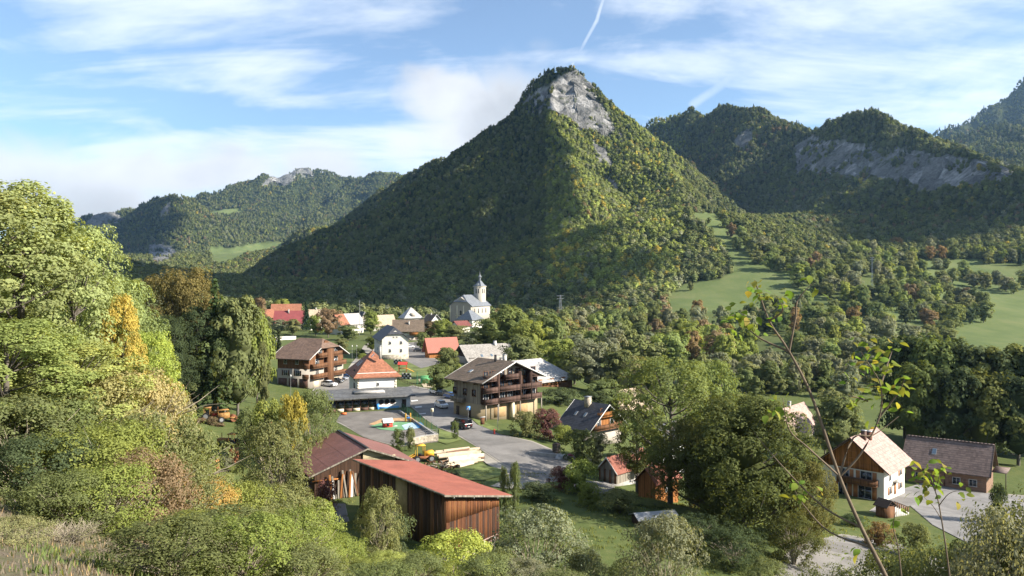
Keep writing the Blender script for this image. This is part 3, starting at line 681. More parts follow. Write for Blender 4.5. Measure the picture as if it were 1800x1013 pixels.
R_BROWN = roof_mat('tiles_brown', (.135, .088, .064), .33, .30); R_ORANGE = roof_mat('tiles_orange', (.26, .108, .062), .33, .25); R_RED = roof_mat('roof_red', (.31, .115, .085), 0, .12, 'x', .35)
R_PINK = roof_mat('tiles_pink', (.33, .225, .19), .42, .16, line=.7); R_SLATE = roof_mat('slate_dark', (.042, .044, .052), .28, .35, rough=.55); R_GREY = roof_mat('roof_grey', (.26, .24, .215), .5, .18, rough=.6, line=.8); R_LIGHT = roof_mat('roof_light', (.33, .315, .295), .6, .12, rough=.5, line=.85)
R_BEIGE = roof_mat('roof_beige', (.33, .255, .18), .4, .22); R_CHECK = roof_mat('tiles_ridged', (.145, .105, .09), .36, .3, line=.22); R_CHURCH = roof_mat('slate_church', (.15, .16, .175), .4, .2, rough=.5, line=.75); R_RUST = roof_mat('sheet_rusty', (.21, .075, .05), 0, .45, 'x', .3, moss=.0, rough=.7)
R_BARN = roof_mat('sheet_maroon', (.185, .085, .07), 0, .28, 'y', .26, rough=.65, moss=.18); R_SHED = roof_mat('sheet_red', (.29, .095, .062), 0, .32, 'y', .22, rough=.65, moss=.15); R_ANNEX = roof_mat('roof_anthracite', (.10, .10, .10), .5, .2, rough=.6); R_WEATH = roof_mat('tiles_weathered', (.125, .092, .066), .30, .38, moss=.35)
TRIM = simple('trim_white', (.48, .465, .44), .6, .1); TRIMD = simple('trim_dark', (.05, .032, .022), .7, .2); METAL = simple('metal_grey', (.32, .32, .32), .45, .15, metal=.6); CONC = simple('concrete', (.36, .34, .31), .9, .2, bump=.2); GREEN = simple('green_paint', (.03, .13, .07), .5, .2); BLUE = simple('blue_paint', (.05, .22, .55), .45, .1)
ORANGE_W = simple('shutter_orange', (.30, .13, .05), .7, .2); BROWNP = simple('brown_paint', (.085, .045, .032), .7, .2); YELLOWP = simple('yellow_paint', (.55, .30, .03), .55, .25); RED = simple('red_paint', (.45, .05, .035), .5, .15); BLACKM = simple('black', (.015, .015, .016), .5, .2); STONE = stone_mat('rubble_stone', (.36, .31, .24))
RUST = simple('rust', (.19, .075, .035), .85, .5, 3.0, bump=.3); RUSTY = simple('rusty_yellow', (.25, .13, .04), .8, .5, 2.0, bump=.2)
def glass_mat(name, col, rough=.08):
    t = MT(name); t.bsdf(col, rough, 0, None, .6); MATS[name] = t.m; return t.m
GLASS = glass_mat('window_glass', (.018, .022, .027)); SKYGL = glass_mat('skylight_glass', (.10, .14, .18), .05); CARGL = glass_mat('car_glass', (.012, .014, .017), .04)
def paint(name, col):
    t = MT(name); t.bsdf(col, .28, 0, None, .5, Coat_Weight=.6, Coat_Roughness=.06); MATS[name] = t.m; return t.m

# ------------------------------------------------------------------ box and prism helpers in a thing's own frame
def box_data(a, b):
    x0, y0, z0 = a; x1, y1, z1 = b
    V = np.array([(x0, y0, z0), (x1, y0, z0), (x1, y1, z0), (x0, y1, z0), (x0, y0, z1), (x1, y0, z1), (x1, y1, z1), (x0, y1, z1)], float)
    return V, np.array([[0, 3, 2, 1], [4, 5, 6, 7], [0, 1, 5, 4], [1, 2, 6, 5], [2, 3, 7, 6], [3, 0, 4, 7]])
def bx(name, a, b, mat, parent=None, **k):
    V, Q = box_data(a, b); return link(name, mesh_np(name, V, Q, mat), parent, **k)
def boxes(name, lst, mat, parent=None, **k):
    V, Q = join([box_data(a, b) for a, b in lst]); return link(name, mesh_np(name, V, Q, mat), parent, **k)
def pyo(name, V, faces, mat, parent=None, smooth=False, **k):
    me = bpy.data.meshes.new(name); me.from_pydata([tuple(v) for v in V], [], faces); me.materials.append(mat)
    if smooth: me.polygons.foreach_set('use_smooth', [True]*len(me.polygons))
    me.update(); return link(name, me, parent, **k)
def slab(name, polys, t, mat, parent=None, vertical=True, **k):
    """closed thick sheet from top polygons (lists of points); thickness t straight down"""
    idx = {}; V = []; Fc = []
    for p in polys:
        f = []
        for q in p:
            key = tuple(round(c, 4) for c in q)
            if key not in idx: idx[key] = len(V); V.append(key)
            f.append(idx[key])
        Fc.append(f)
    n = len(V); W = V+[(x, y, z-t) for x, y, z in V]; E = {}
    for f in Fc:
        for i in range(len(f)): E[(f[i], f[(i+1) % len(f)])] = 1
    out = [list(f) for f in Fc]+[[i+n for i in reversed(f)] for f in Fc]
    out += [[b, a, a+n, b+n] for (a, b) in E if (b, a) not in E]
    return pyo(name, W, out, mat, parent, **k)
class House:
    """near ground corner at photograph column pc and depth d; one wall runs right-and-away at angle th, the other left-and-away"""
    def __init__(s, name, label, d, pc, th, pr, pl, eave, cat='house', group=None, z0=None, sink=1.5):
        s.th = R(th); X = (pc-CX)/F*d; s.o = Vector((X, d, 0)); s.d = d
        c, q = math.cos(s.th), math.sin(s.th); s.ax = Vector((c, q)); s.ay = Vector((-q, c))
        def ln(px, dx, dy): t = (px-CX)/F; return (t*d-X)/(dx-t*dy)
        s.Lr = ln(pr, c, q) if pr > 60 else pr; s.Ll = ln(pl, -q, c) if pl > 60 else pl
        s.z0 = hz(X, d) if z0 is None else z0; s.sink = sink
        s.H = CZ-(eave-HZ)/F*d-s.z0 if eave > 60 else eave
        s.root = empty(name, (X, d, s.z0), s.th, label=label, cat=cat, group=group)
        print('HOUSE %-24s d %.0f z %.1f  %.1f x %.1f x %.1f' % (name, d, s.z0, s.Lr, s.Ll, s.H))
    def B(s, name, a, b, mat, parent=None, **k): return bx(name, a, b, mat, parent or s.root, **k)
    def walls(s, mat, rise=0.0, axis=None, base=None, base_h=0.0, split=None, H=None, fr=.5, mono=None):
        H = H or s.H; L, W = s.Lr, s.Ll; z = -s.sink
        if base: s.B('plinth', (-.06, -.06, z), (L+.06, W+.06, base_h), base); z = base_h-.05
        if split: s.B('lower_wall', (-.04, -.04, z), (L+.04, W+.04, split[0]), split[1]); z = split[0]-.05
        V = [(0, 0, z), (L, 0, z), (L, W, z), (0, W, z), (0, 0, H), (L, 0, H), (L, W, H), (0, W, H)]; Fc = [[0, 3, 2, 1]]
        if axis == 'x' and rise: V += [(0, W*fr, H+rise), (L, W*fr, H+rise)]; Fc += [[0, 1, 5, 4], [1, 2, 6, 9, 5], [2, 3, 7, 6], [3, 0, 4, 8, 7], [4, 5, 9, 8], [8, 9, 6, 7]]
        elif axis == 'y' and rise: V += [(L*fr, 0, H+rise), (L*fr, W, H+rise)]; Fc += [[0, 1, 5, 8, 4], [1, 2, 6, 5], [2, 3, 7, 9, 6], [3, 0, 4, 7], [5, 6, 9, 8], [7, 4, 8, 9]]
        else: Fc += [[0, 1, 5, 4], [1, 2, 6, 5], [2, 3, 7, 6], [3, 0, 4, 7], [4, 5, 6, 7]]
        s.wall = pyo('wall', V, Fc, mat, s.root); return s.wall
    def roof(s, mat, rise, axis='x', oh=.6, ohg=.6, hip=(0, 0), hipf=0.0, t=.18, lift=.06, H=None, fascia=None, fr=.5, name='roof', xy=None):
        """gable roof with optional hips: hip = ridge shortening at the two gable ends, hipf = height fraction where the hip begins"""
        H = (H or s.H)+lift; x0, y0, x1, y1 = xy or (0, 0, s.Lr, s.Ll)
        if axis == 'x': U0, U1, W0, W1 = x0, x1, y0, y1; T = lambda u, w, z: (u, w, z)
        else: U0, U1, W0, W1 = y0, y1, x0, x1; T = lambda u, w, z: (w, u, z)
        wr = W0+(W1-W0)*fr; sa = rise/(wr-W0); sb = rise/(W1-wr); zr = H+rise
        a0, a1 = U0-ohg, U1+ohg; za, zb = H-oh*sa, H-oh*sb
        zh = [za+(zr-za)*hipf]*2
        def side(sgn):
            sl, we, ze = (sa, W0-oh, za) if sgn < 0 else (sb, W1+oh, zb)
            pts = [T(a0, we, ze), T(a1, we, ze)]
            wu = lambda z: we+(z-ze)/sl*(1 if sgn < 0 else -1)
            if hip[1]:
                if hipf > 0: pts.append(T(a1, wu(zh[1]), zh[1]))
                pts.append(T(a1-hip[1], wr, zr))
            else: pts.append(T(a1, wr, zr))
            if hip[0]:
                pts.append(T(a0+hip[0], wr, zr))
                if hipf > 0: pts.append(T(a0, wu(zh[0]), zh[0]))
            else: pts.append(T(a0, wr, zr))
            return pts, wu
        A, wa = side(-1); Bq, wb = side(1); polys = []
        fl = axis == 'y'
        polys.append(A[::-1] if fl else A); polys.append(Bq if fl else Bq[::-1])
        for k, (hh, ue, ui) in enumerate(((hip[0], a0, a0+hip[0]), (hip[1], a1, a1-hip[1]))):
            if hh:
                z = zh[k]; tri = [T(ue, wa(z), z), T(ui, wr, zr), T(ue, wb(z), z)]
                polys.append(tri if (k == 0) != fl else tri[::-1])
        o = slab(name, polys, t, mat, s.root)
        if fascia is not None:
            lines = []
            for k, ue in enumerate((a0-.03, a1+.03)):
                hh = hip[k]; zt = zh[k] if hh else zr
                lines += [(T(ue, W0-oh, za), T(ue, wa(zt) if hh else wr, zt)), (T(ue, W1+oh, zb), T(ue, wb(zt) if hh else wr, zt))]
            for p, q in lines:
                p, q = np.array(p), np.array(q); dz = np.array([0, 0, .26]); off = np.array(T(.03, 0, 0))
                vv = np.array([p-off+(0, 0, .05), q-off+(0, 0, .05), q-off+(0, 0, .05)-dz, p-off+(0, 0, .05)-dz]); vv = np.r_[vv, vv+2*off]
                link('verge_board', mesh_np('verge_board', vv, np.array([[0, 1, 2, 3], [7, 6, 5, 4], [0, 4, 5, 1], [1, 5, 6, 2], [2, 6, 7, 3], [3, 7, 4, 0]]), fascia), o)
        s.roof_o = o; s.rz = lambda x, y: (zr-abs((y if axis == 'x' else x)-wr)*(sa if (y if axis == 'x' else x) < wr else sb))
        return o
    def quad(s, face, u, v, w, h, t0, t1):
        if face == 'R': return (u-w/2, -t1, v), (u+w/2, -t0, v+h)
        if face == 'L': return (-t1, u-w/2, v), (-t0, u+w/2, v+h)
        if face == 'B': return (s.Lr+t0, u-w/2, v), (s.Lr+t1, u+w/2, v+h)
    def win(s, face, u, v, w=.95, h=1.25, frame=None, shut=None, name='window', sw=.5, off=0.0, glass=None):
        e = .09; a, b = s.quad(face, u, v, w, h, -.05+off, .055+off)
        fr = boxes(name, [s.quad(face, u, v+h, w+2*e, e, -.03+off, .07+off), s.quad(face, u, v-e, w+2*e+.1, e, -.03+off, .11+off), s.quad(face, u-w/2-e/2, v, e, h, -.03+off, .07+off), s.quad(face, u+w/2+e/2, v, e, h, -.03+off, .07+off), s.quad(face, u, v, .05, h, -.03+off, .065+off)], frame or TRIM, s.root)
        bx('pane', *s.quad(face, u, v, w, h, -.04+off, .04+off), glass or GLASS, fr)
        if shut is not None:
            for q in (-1, 1): bx('shutter', *s.quad(face, u+q*(w/2+e+sw/2+.02), v-.03, sw, h+.06, -.02+off, .06+off), shut, fr)
        return fr
    def door(s, face, u, v, w=1.0, h=2.05, mat=None, name='door', t=.08, off=0.0):
        d = bx(name, *s.quad(face, u, v, w, h, -.03+off, t+off), mat or BROWNP, s.root)
        if name == 'door': bx('handle', *s.quad(face, u+w*.38, v+1.0, .05, .16, t+off, t+.05+off), METAL, d)
        return d
    def balcony(s, face, u0, u1, z, depth=1.3, rail=1.05, mat=None, slabm=None, name='balcony', posts=True, flowers=False):
        mat = mat or WOODB; n = max(2, int((u1-u0)/1.4))
        b = bx(name, *s.quad(face, (u0+u1)/2, z-.18, u1-u0, .18, -.02, depth), slabm or mat, s.root)
        t = .06
        bx('railing', *s.quad(face, (u0+u1)/2, z+.06, u1-u0, rail-.06, depth-t, depth), mat, b)
        for q in (u0+t/2, u1-t/2): bx('side_railing', *s.quad(face, q, z+.06, t, rail-.06, .04, depth-t-.003), mat, b)
        bx('handrail', *s.quad(face, (u0+u1)/2, z+rail+.004, u1-u0+.08, .08, depth-.10, depth+.05), mat, b)
        if flowers:
            bx('flower_box', *s.quad(face, (u0+u1)/2, z+rail-.12, (u1-u0)*.8, .2, depth+.055, depth+.25), BROWNP, b)
        return b
    def chimney(s, x, y, w=.7, h=1.3, mat=None, cap=True):
        z = s.rz(x, y); c = bx('chimney', (x-w/2, y-w/2, z-.6), (x+w/2, y+w/2, z+h), mat or CONC, s.root)
        if cap: bx('chimney_cap', (x-w/2-.1, y-w/2-.1, z+h+.12), (x+w/2+.1, y+w/2+.1, z+h+.22), METAL, c)
    def skylight(s, x, y, w=.8, l=1.1, axis='x'):
        # lies on the roof plane: small thick sheet following the slope
        p = []
        for dx, dy in ((-w/2, -l/2), (w/2, -l/2), (w/2, l/2), (-w/2, l/2)):
            if axis == 'y': dx, dy = dy, dx
            p.append((x+dx, y+dy, s.rz(x+dx, y+dy)+.10))
        if axis == 'y': p = p[::-1]
        f = slab('skylight', [p], .12, METAL, s.root)
        cx = sum(q[0] for q in p)/4; cy = sum(q[1] for q in p)/4; cz = sum(q[2] for q in p)/4
        slab('skylight_pane', [[(cx+(q[0]-cx)*.82, cy+(q[1]-cy)*.82, cz+(q[2]-cz)*.82+.02) for q in p]], .05, SKYGL, f)

# ------------------------------------------------------------------ the village
def build_village():
    # chalet with brown tiles on the left
    h = House('chalet', 'three-storey chalet with half-hipped brown tile roof and garages below, at left', 219, 543, 68, 603, 488, 627)
    L, W, H = h.Lr, h.Ll, h.H
    h.walls(WOODB, 3.9, 'y', split=(5.4, GREYW)); h.roof(R_BROWN, 4.3, 'y', 1.5, 1.3, (2.6, 2.6), .55, fascia=TRIM, t=.22)
    for u in (1.4, 4.2, 7.0): h.door('L', u*W/8.4, 0.1, 2.3*W/8.4, 2.6, BROWNP, 'garage_door')
    for u in (3.0, 6.2): h.win('L', u*W/8.4, 3.5, 1.3, 1.4, shut=BROWNP, off=.04)
    for u in (3.2, 6.3): h.win('L', u*W/8.4, 6.7, .9, 1.2)
    for u, z in ((1.0, 3.5), (1.0, 6.5)): h.balcony('L', .0, 1.9, z-.6, .5, 1.0)
    for k, z in enumerate((2.9, 5.7, 8.5)):
        for u0, u1 in ((.5, L*.42), (L*.58, L-.4)):
            if z > 8 and u0 < 1: u0 = L*.2
            h.balcony('R', u0, u1 if z < 8 else min(u1, L*.85), z, 1.5, 1.05)
            h.win('R', (u0+u1)/2, z+.2, 1.5, 1.9)
    h.B('stair_tower', (L*.43, -1.7, -.5), (L*.57, .0, H+1.6), WOODB)
    for u in (L*.2, L*.75): h.door('R', u, .1, 2.4, 2.3, CREAM, 'garage_door')
    # school: block with tiled hip roof and low annex
    h = House('school', 'white block under orange hipped roof, with low dark-roofed annex in front', 186, 628, 20, 697, 614, 656.5, cat='school')
    L, W, H = h.Lr, h.Ll, h.H
    h.walls(PURE); h.roof(R_ORANGE, 4.6, 'y', 1.0, 1.0, (W/2+.6, W/2+.6), 0.0, t=.2)
    h.win('R', L*.52, H*.62, .55, .7); h.chimney(L*.62, 2.0, .5, 2.4); h.skylight(L*.42, 1.3, .7, .7)
    for y in (W*.45, W*.62): h.skylight(1.6, y, .5, 1.3, 'y')
    for v in (1.0, 4.2): h.win('L', W*.35, v+2, 1.3, 2.4, frame=TRIMD)
    q = 0
    for z in np.arange(H-5.6, H-.5, .62):                                   # quoins at both front corners
        for u in (.25, L-.25): h.B('quoin', (u-(.28 if q % 2 else .2), -.03, z), (u+(.28 if q % 2 else .2), .03, z+.52), CREAM)
        q += 1
    Ha = 3.6; x0, x1 = -7.2, L+2.4
    a = h.B('annex_wall', (x0, -4.2, -1), (x1, -.02, Ha-.35), PURE)
    slab('annex_roof', [[(x0-.8, -5.6, Ha-.35), (L*.46, -6.4, Ha-.1), (L*.46, .5, Ha+1.25), (x0-.8, .5, Ha+.85)], [(L*.46, -6.4, Ha-.1), (x1+.9, -5.4, Ha-.35), (x1+.9, .5, Ha+.85), (L*.46, .5, Ha+1.25)]], .3, R_ANNEX, h.root)
    h.B('annex_hip', (-1.2, -4.0, Ha+.35), (L*.62, -.05, Ha+.75), R_LIGHT)
    def aw(nm, u, z, w, hh, mt, t=.06): return h.B(nm, (u-w/2, -4.2-t, z), (u+w/2, -4.17, z+hh), mt)
    f0 = aw('glazing_frame', (x0+L*.40)/2, .0, L*.40-x0, 3.1, BROWNP, .05)
    for k in range(6):
        w = (L*.40-x0)/6; u = x0+w*(k+.5); bx('pane', (u-w*.42, -4.3, .9), (u+w*.42, -4.24, 2.5), GLASS, f0)
        bx('panel', (u-w*.42, -4.3, .1), (u+w*.42, -4.24, .8), CREAM if k % 2 else BROWNP, f0); bx('upper_pane', (u-w*.42, -4.3, 2.6), (u+w*.42, -4.24, 3.05), GREYW, f0)
    for k in range(3):
        u = L*.52+k*1.35; V = []; n = 14
        for rr, yy in ((.62, -4.21), (.62, -4.32), (.48, -4.32), (.48, -4.24)):
            V += [(u+rr*math.cos(i/n*6.283), yy, 1.9+rr*math.sin(i/n*6.283)) for i in range(n)]
        fr = pyo('porthole', V, [[r*n+i, r*n+(i+1) % n, (r+1)*n+(i+1) % n, (r+1)*n+i] for r in range(3) for i in range(n)], BROWNP, h.root)
        pyo('pane', [(u+.5*math.cos(i/n*6.283), -4.245, 1.9+.5*math.sin(i/n*6.283)) for i in range(n)], [list(range(n))], GLASS, fr)
    aw('blue_band', L*.44+2.6, .05, 4.6, .75, simple('wall_blue', (.18, .42, .68), .8, .12), .03); aw('blue_locker', L*.43, .05, .55, 1.5, BLUE, .5); aw('door', L+.9, .05, 1.0, 2.2, TRIMD, .08)
    # white house with slate half-hip
    h = House('white_house', 'plain white house with dark slate half-hipped roof and four small windows', 296, 671.5, 18, 718, 658, 596)
    L, W, H = h.Lr, h.Ll, h.H
    h.walls(WHITE, 3.0, 'y', base=STONE, base_h=1.7); h.roof(R_SLATE, 4.2, 'y', .9, .7, (2.2, 1.5), .5)
    for u in (L*.30, L*.72):
        h.win('R', u, 2.6, .75, 1.15); h.win('R', u, 5.6, .8, 1.0)
    for u in (L*.44, L*.56): h.win('R', u, H+.35, .5, .35)
    for u in (3, 7, 11):
        for v in (2.5, 5.4): h.win('L', u, v, .9, 1.2)
    # houses further back
    h = House('house', 'white two-storey house with broad brown roof behind the slate-roofed white house', 384, 694, 8, 742, 9, 578.5)
    h.walls(WHITE, 3.6, 'x', split=(2.6, GREYW)); h.roof(R_WEATH, 4.2, 'x', 1.4, 1.2, fascia=TRIMD); h.chimney(h.Lr*.52, 2.2, .7, 1.3)
    for k, u in enumerate((2.2, 5.0, 8.4, 10.9)):
        for v in (.6, 3.6): h.win('R', u, v, .9, 1.2, shut=BROWNP if k % 2 else None)
    h.balcony('R', 7.0, 11.8, 3.0, 1.2, 1.0, WOODO)
    h = House('farmhouse', 'long old farmhouse with beige roof and wooden upper wall, beside yellow-green tree', 452, 657, 50, 694, 648, 568)
    h.walls(WOODB, 3.4, 'x', split=(2.2, WHITE)); h.roof(R_BEIGE, 4.2, 'x', 1.0, 1.0)
    for u in np.arange(2, h.Lr-1, 3.2): h.win('R', u, .5, .9, 1.2, off=.04); h.win('R', u, 3.0, .9, 1.0)
    h.chimney(h.Lr*.3, 3, .6, 1.0); h.chimney(h.Lr*.6, 3, .6, 1.0)
    h = House('house', 'white house whose roof is half orange and half pale grey', 434, 599, 48, 639, 579, 569)
    h.walls(WHITE, 4.4, 'x'); L = h.Lr
    h.roof(R_LIGHT, 5.0, 'x', .9, .8, xy=(L*.42, 0, L, h.Ll)); h.roof(R_ORANGE, 5.0, 'x', .9, .0, xy=(-.8, 0, L*.42-.82, h.Ll), name='orange_roof', lift=.065)
    for u in (L*.55, L*.7, L*.9):
        for v in (.5, 3.2): h.win('R', u, v, .9, 1.3)
    h = House('house', 'low house with dull red sheet roof among the trees at far left', 482, 482, 6, 532, 9, 565)
    h.walls(GREYW, 4.5, 'x'); h.roof(R_RUST if False else roof_mat('sheet_crimson', (.22, .055, .055), 0, .25, 'x', .5), 6.2, 'x', 1.0, .8)
    h.chimney(h.Lr*.47, 3.6, .8, 2.0)
    for u in (4, 9, 13): h.win('R', u, 1.2, .9, 1.2)
    h = House('house', 'long orange-roofed house just behind the dull red roof', 505, 478, 12, 527, 9, 549)
    h.walls(WOODB, 4.6, 'x'); h.roof(R_ORANGE, 5.0, 'x', .9, .9)
    h = House('house', 'small brown chalet with orange roof, leftmost of the far red roofs', 498, 470, 40, 484, 458, 557)
    h.walls(WOODB, 3.2, 'x'); h.roof(R_ORANGE, 4.4, 'x', .9, .9); h.win('L', h.Ll/2, 2.5, .9, 1.1)
    h = House('house', 'little house with beige roof behind the tall dark spruce', 470, 546, 30, 566, 541, 556)
    h.walls(WHITE, 3.0, 'x'); h.roof(R_BEIGE, 3.8, 'x', .8, .8); h.chimney(4, 3, .6, .9)
    h = House('house', 'house with pale metal hipped roof and dormer, left of the church', 468, 712, 30, 741, 703, 557)
    h.walls(WHITE, 0, None); h.roof(R_LIGHT, 5.4, 'y', .9, .9, (4.5, 4.5), 0.0); h.B('dormer', (h.Lr*.35, -.4, h.H+.2), (h.Lr*.6, 2.5, h.H+2.0), GREYW)
    for u in (2, 5, 8): h.win('R', u, 1.5, .9, 1.3)
    h = House('house', 'brown-roofed house with white trimmed gable, just left of the church', 462, 754, 40, 778, 741, 568)
    h.walls(WHITE, 4.0, 'y'); h.roof(R_WEATH, 4.8, 'y', 1.1, 1.0, fascia=TRIM); h.win('R', h.Lr*.5, h.H-.4, 2.0, 1.6); h.chimney(h.Lr*.45, 4, .6, 1.0)
    for u in (h.Lr*.3, h.Lr*.7): h.win('R', u, .8, .9, 1.3)
    # church
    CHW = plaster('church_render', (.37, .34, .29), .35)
    h = House('church', 'grey stone church with slate roof and domed bell tower', 500, 829, 58, 861, 791, 537, cat='church')
    L, W, H = h.Lr, h.Ll, h.H
    h.walls(GREYW, 5.0, 'x'); h.roof(R_CHURCH, 6.4, 'x', .8, .6, (3.4, 3.0), .38, t=.25)
    lit = h.B('side_wall', (.3, -.12, -1), (L, .05, H-.05), CHW)  # lighter render than the facade: sunlight put into this side's wall colour
    for u in np.arange(3.2, L-1, 4.2): h.win('R', u, H-5.0, .9, 2.8, GREYW, off=.12)
    for u in (.4, W*.36, W*.66, W-.4): h.B('pilaster', (-.35, u-.35, -1), (-.002, u+.35, H-.3), CREAM)
    n = 12
    for zc, rr in ((H-4.2, .8), (H-9.4, 1.2)):
        V = [(-.1, W/2+rr*math.cos(i/n*math.pi), zc+rr*math.sin(i/n*math.pi)) for i in range(n+1)]+[(-.1, W/2-rr, zc-2.6), (-.1, W/2+rr, zc-2.6)]
        pyo('arched_window' if rr < 1 else 'portal', V, [list(range(n+3))], GLASS if rr < 1 else BROWNP, h.root)
    h.B('cornice', (-.3, W*.25, H-6.8), (-.004, W*.75, H-6.5), CREAM)
    tx, ty, tw = L*.80, W*.30, 5.6; zt = CZ-(504.5-HZ)/F*515-h.z0
    tower = h.B('tower', (tx-tw/2, ty-tw/2, -1), (tx+tw/2, ty+tw/2, zt), CHW)
    for q in (-.9, .9):
        bx('belfry_opening', (tx+q-.4, ty-tw/2-.06, zt-4.2), (tx+q+.4, ty-tw/2+.05, zt-1.2), GLASS, tower); bx('belfry_opening', (tx-tw/2-.06, ty+q-.4, zt-4.2), (tx-tw/2+.05, ty+q+.4, zt-1.2), GLASS, tower)
    bx('tower_cornice', (tx-tw/2-.35, ty-tw/2-.35, zt), (tx+tw/2+.35, ty+tw/2+.35, zt+.35), CREAM, tower)
    V = [(tx-3.3, ty-3.3, zt+.36), (tx+3.3, ty-3.3, zt+.36), (tx+3.3, ty+3.3, zt+.36), (tx-3.3, ty+3.3, zt+.36), (tx-1.9, ty-1.9, zt+1.9), (tx+1.9, ty-1.9, zt+1.9), (tx+1.9, ty+1.9, zt+1.9), (tx-1.9, ty+1.9, zt+1.9), (tx-.8, ty-.8, zt+3.9), (tx+.8, ty-.8, zt+3.9), (tx+.8, ty+.8, zt+3.9), (tx-.8, ty+.8, zt+3.9)]
    pyo('tower_roof', V, [[0, 3, 2, 1], [8, 9, 10, 11]]+[[k*4+i, k*4+(i+1) % 4, k*4+4+(i+1) % 4, k*4+4+i] for k in range(2) for i in range(4)], R_CHURCH, h.root)
    prof = [(.62, 3.9), (.6, 6.0), (1.1, 6.2), (1.15, 6.5), (.72, 7.2), (.33, 7.9), (.12, 9.2), (.04, 10.4)]
    ns = 8; V = [(tx+r*1.1*math.cos((i+.5)/ns*6.283), ty+r*1.1*math.sin((i+.5)/ns*6.283), zt+z) for r, z in prof for i in range(ns)]
    pyo('spire', V, [[k*ns+i, k*ns+(i+1) % ns, (k+1)*ns+(i+1) % ns, (k+1)*ns+i] for k in range(len(prof)-1) for i in range(ns)], R_CHURCH, h.root)
    boxes('cross', [((tx-.06, ty-.06, zt+10.3), (tx+.06, ty+.06, zt+12.2)), ((tx-.05, ty-.5, zt+11.4), (tx+.05, ty+.5, zt+11.55))], BLACKM, h.root)
    bx('clock_dormer', (tx-2.9, ty-.75, zt+.5), (tx-1.5, ty+.75, zt+2.2), R_CHURCH, tower)
    pyo('clock_face', [(tx-2.93, ty+.6*math.cos(i/12*6.283), zt+1.35+.6*math.sin(i/12*6.283)) for i in range(12)], [list(range(12))], TRIM, tower)
    h = House('cottage', 'tiny dark-gabled cottage behind the pale half of the half-orange roof', 470, 636, 40, 645, 630, 557)
    h.walls(GREYW, 2.5, 'y'); h.roof(R_SLATE, 3.0, 'y', .7, .7, fascia=TRIM); h.win('R', h.Lr/2, 1.5, .9, 1.1)
    h = House('presbytery', 'white house with grey hipped roof directly in front of the church', 464, 830, 48, 849, 804, 561)
    h.walls(WHITE); h.roof(R_CHURCH, 4.8, 'x', .8, .8, (4.0, 4.0), 0.0)
    for u in (2.5, 6, 9.5):
        for v in (.8, 3.4): h.win('R', u, v, .9, 1.4)
    for u in (3, 6.5): h.win('L', u, 3.4, .9, 1.4)
    h = House('house', 'low house with dark red roof between church and trees', 440, 806, 40, 826, 793, 572)
    h.walls(WHITE, 1.6, 'x'); h.roof(roof_mat('tiles_darkred', (.16, .055, .045), .4, .3), 2.2, 'x', .9, .9)
    h = House('hut', 'small wooden hut with bright orange-red roof beside the car park', 302, 754.5, 30, 803, 747, 612, cat='hut')
    h.walls(WOODO, 3.0, 'x', H=h.H); h.roof(R_RED, 3.6, 'x', 1.0, 1.0); h.B('chimney', (h.Lr*.35, 2.2, h.H+1), (h.Lr*.35+.7, 2.9, h.H+3.6), RED)
    h = House('house', 'grey-roofed house with skylights behind the big balcony chalet', 282, 826, 28, 904, 800, 632)
    h.walls(WOODD, 4.0, 'x', split=(2.4, GREYW)); h.roof(R_GREY, 4.6, 'x', 1.4, 1.3); h.chimney(h.Lr*.72, h.Ll*.45, .9, 1.4, TRIM)
    for u in (h.Lr*.30, h.Lr*.52): h.skylight(u, 1.2, .8, 1.2)
    # balcony chalet in the middle
    h = House('balcony_chalet', 'big dark wooden chalet with three rows of long balconies in the middle', 168, 845, 43, 944, 798, 668.5, cat='chalet')
    L, W, H = h.Lr, h.Ll, h.H
    h.walls(WOODG, 2.9, 'y', split=(H-5.2, OCHRE)); h.B('gable_boards', (-.03, -.06, H-5.0), (L+.03, .05, H+.1), WOODD)
    h.roof(R_WEATH, 3.4, 'y', 1.2, 1.9, fascia=TRIM, t=.24); h.skylight(L*.16, W*.72, .8, 1.1, 'y'); h.chimney(L*.58, W*.35, .7, 1.5); h.chimney(L*.72, W*.75, .7, 1.3); h.B('chimney', (L*.44, W*.4, H+2.4), (L*.44+.4, W*.4+.4, H+4.6), BLACKM)
    zb = [H-5.0, H-2.6, H-.2+.0]
    for k, z in enumerate(zb):
        us = [(.2, L*.21), (L*.23, L*.60), (L*.61, L-.1)] if k < 2 else [(.6, L*.20), (L*.36, L*.62), (L*.80, L-.8)]
        for u0, u1 in us: h.balcony('R', u0, u1, z, 1.7 if k < 2 else 1.5, .95, UMBER)
        for u in np.linspace(L*.08, L*.92, 7): h.win('R', u, z+.1, 1.3, 1.8, frame=WOODB if k else TRIM, name='balcony_door', off=.06)
    for u in (L*.22, L*.605, L*.8): h.B('divider', (u-.12, -1.75, zb[0]-.1), (u+.12, -.07, H+1.2), UMBER)
    for u in (.15, L*.22, L*.6, L-.15): h.B('post', (u-.1, -1.62, -.5), (u+.1, -1.42, zb[0]-.2), WOODG)
    for u in (L*.32, L*.72): h.door('R', u, .0, L*.2, zb[0]-.5, simple('garage_tan', (.34, .22, .11), .8, .2), 'garage_door')
    h.B('pier', (L*.5-.3, -1.2, -1), (L*.5+.3, .0, zb[0]-.2), CREAM)
    for u, v in ((2.2, H-3.6), (5.2, H-3.6), (8.6, H-3.6)): h.win('L', u, v, 1.2, 1.3, WOODB)
    for u in (3.6, 7.6): h.door('L', u, 0, 1.0, 2.1, TRIMD)
    h.balcony('L', W*.55, W-.2, H-5.0, 1.2, .9, WOODG)
    for u in (1.0, 4.6, 8.2): h.B('bracket', (-1.0, u, H-1.0), (0, u+.15, H-.75), WOODD)
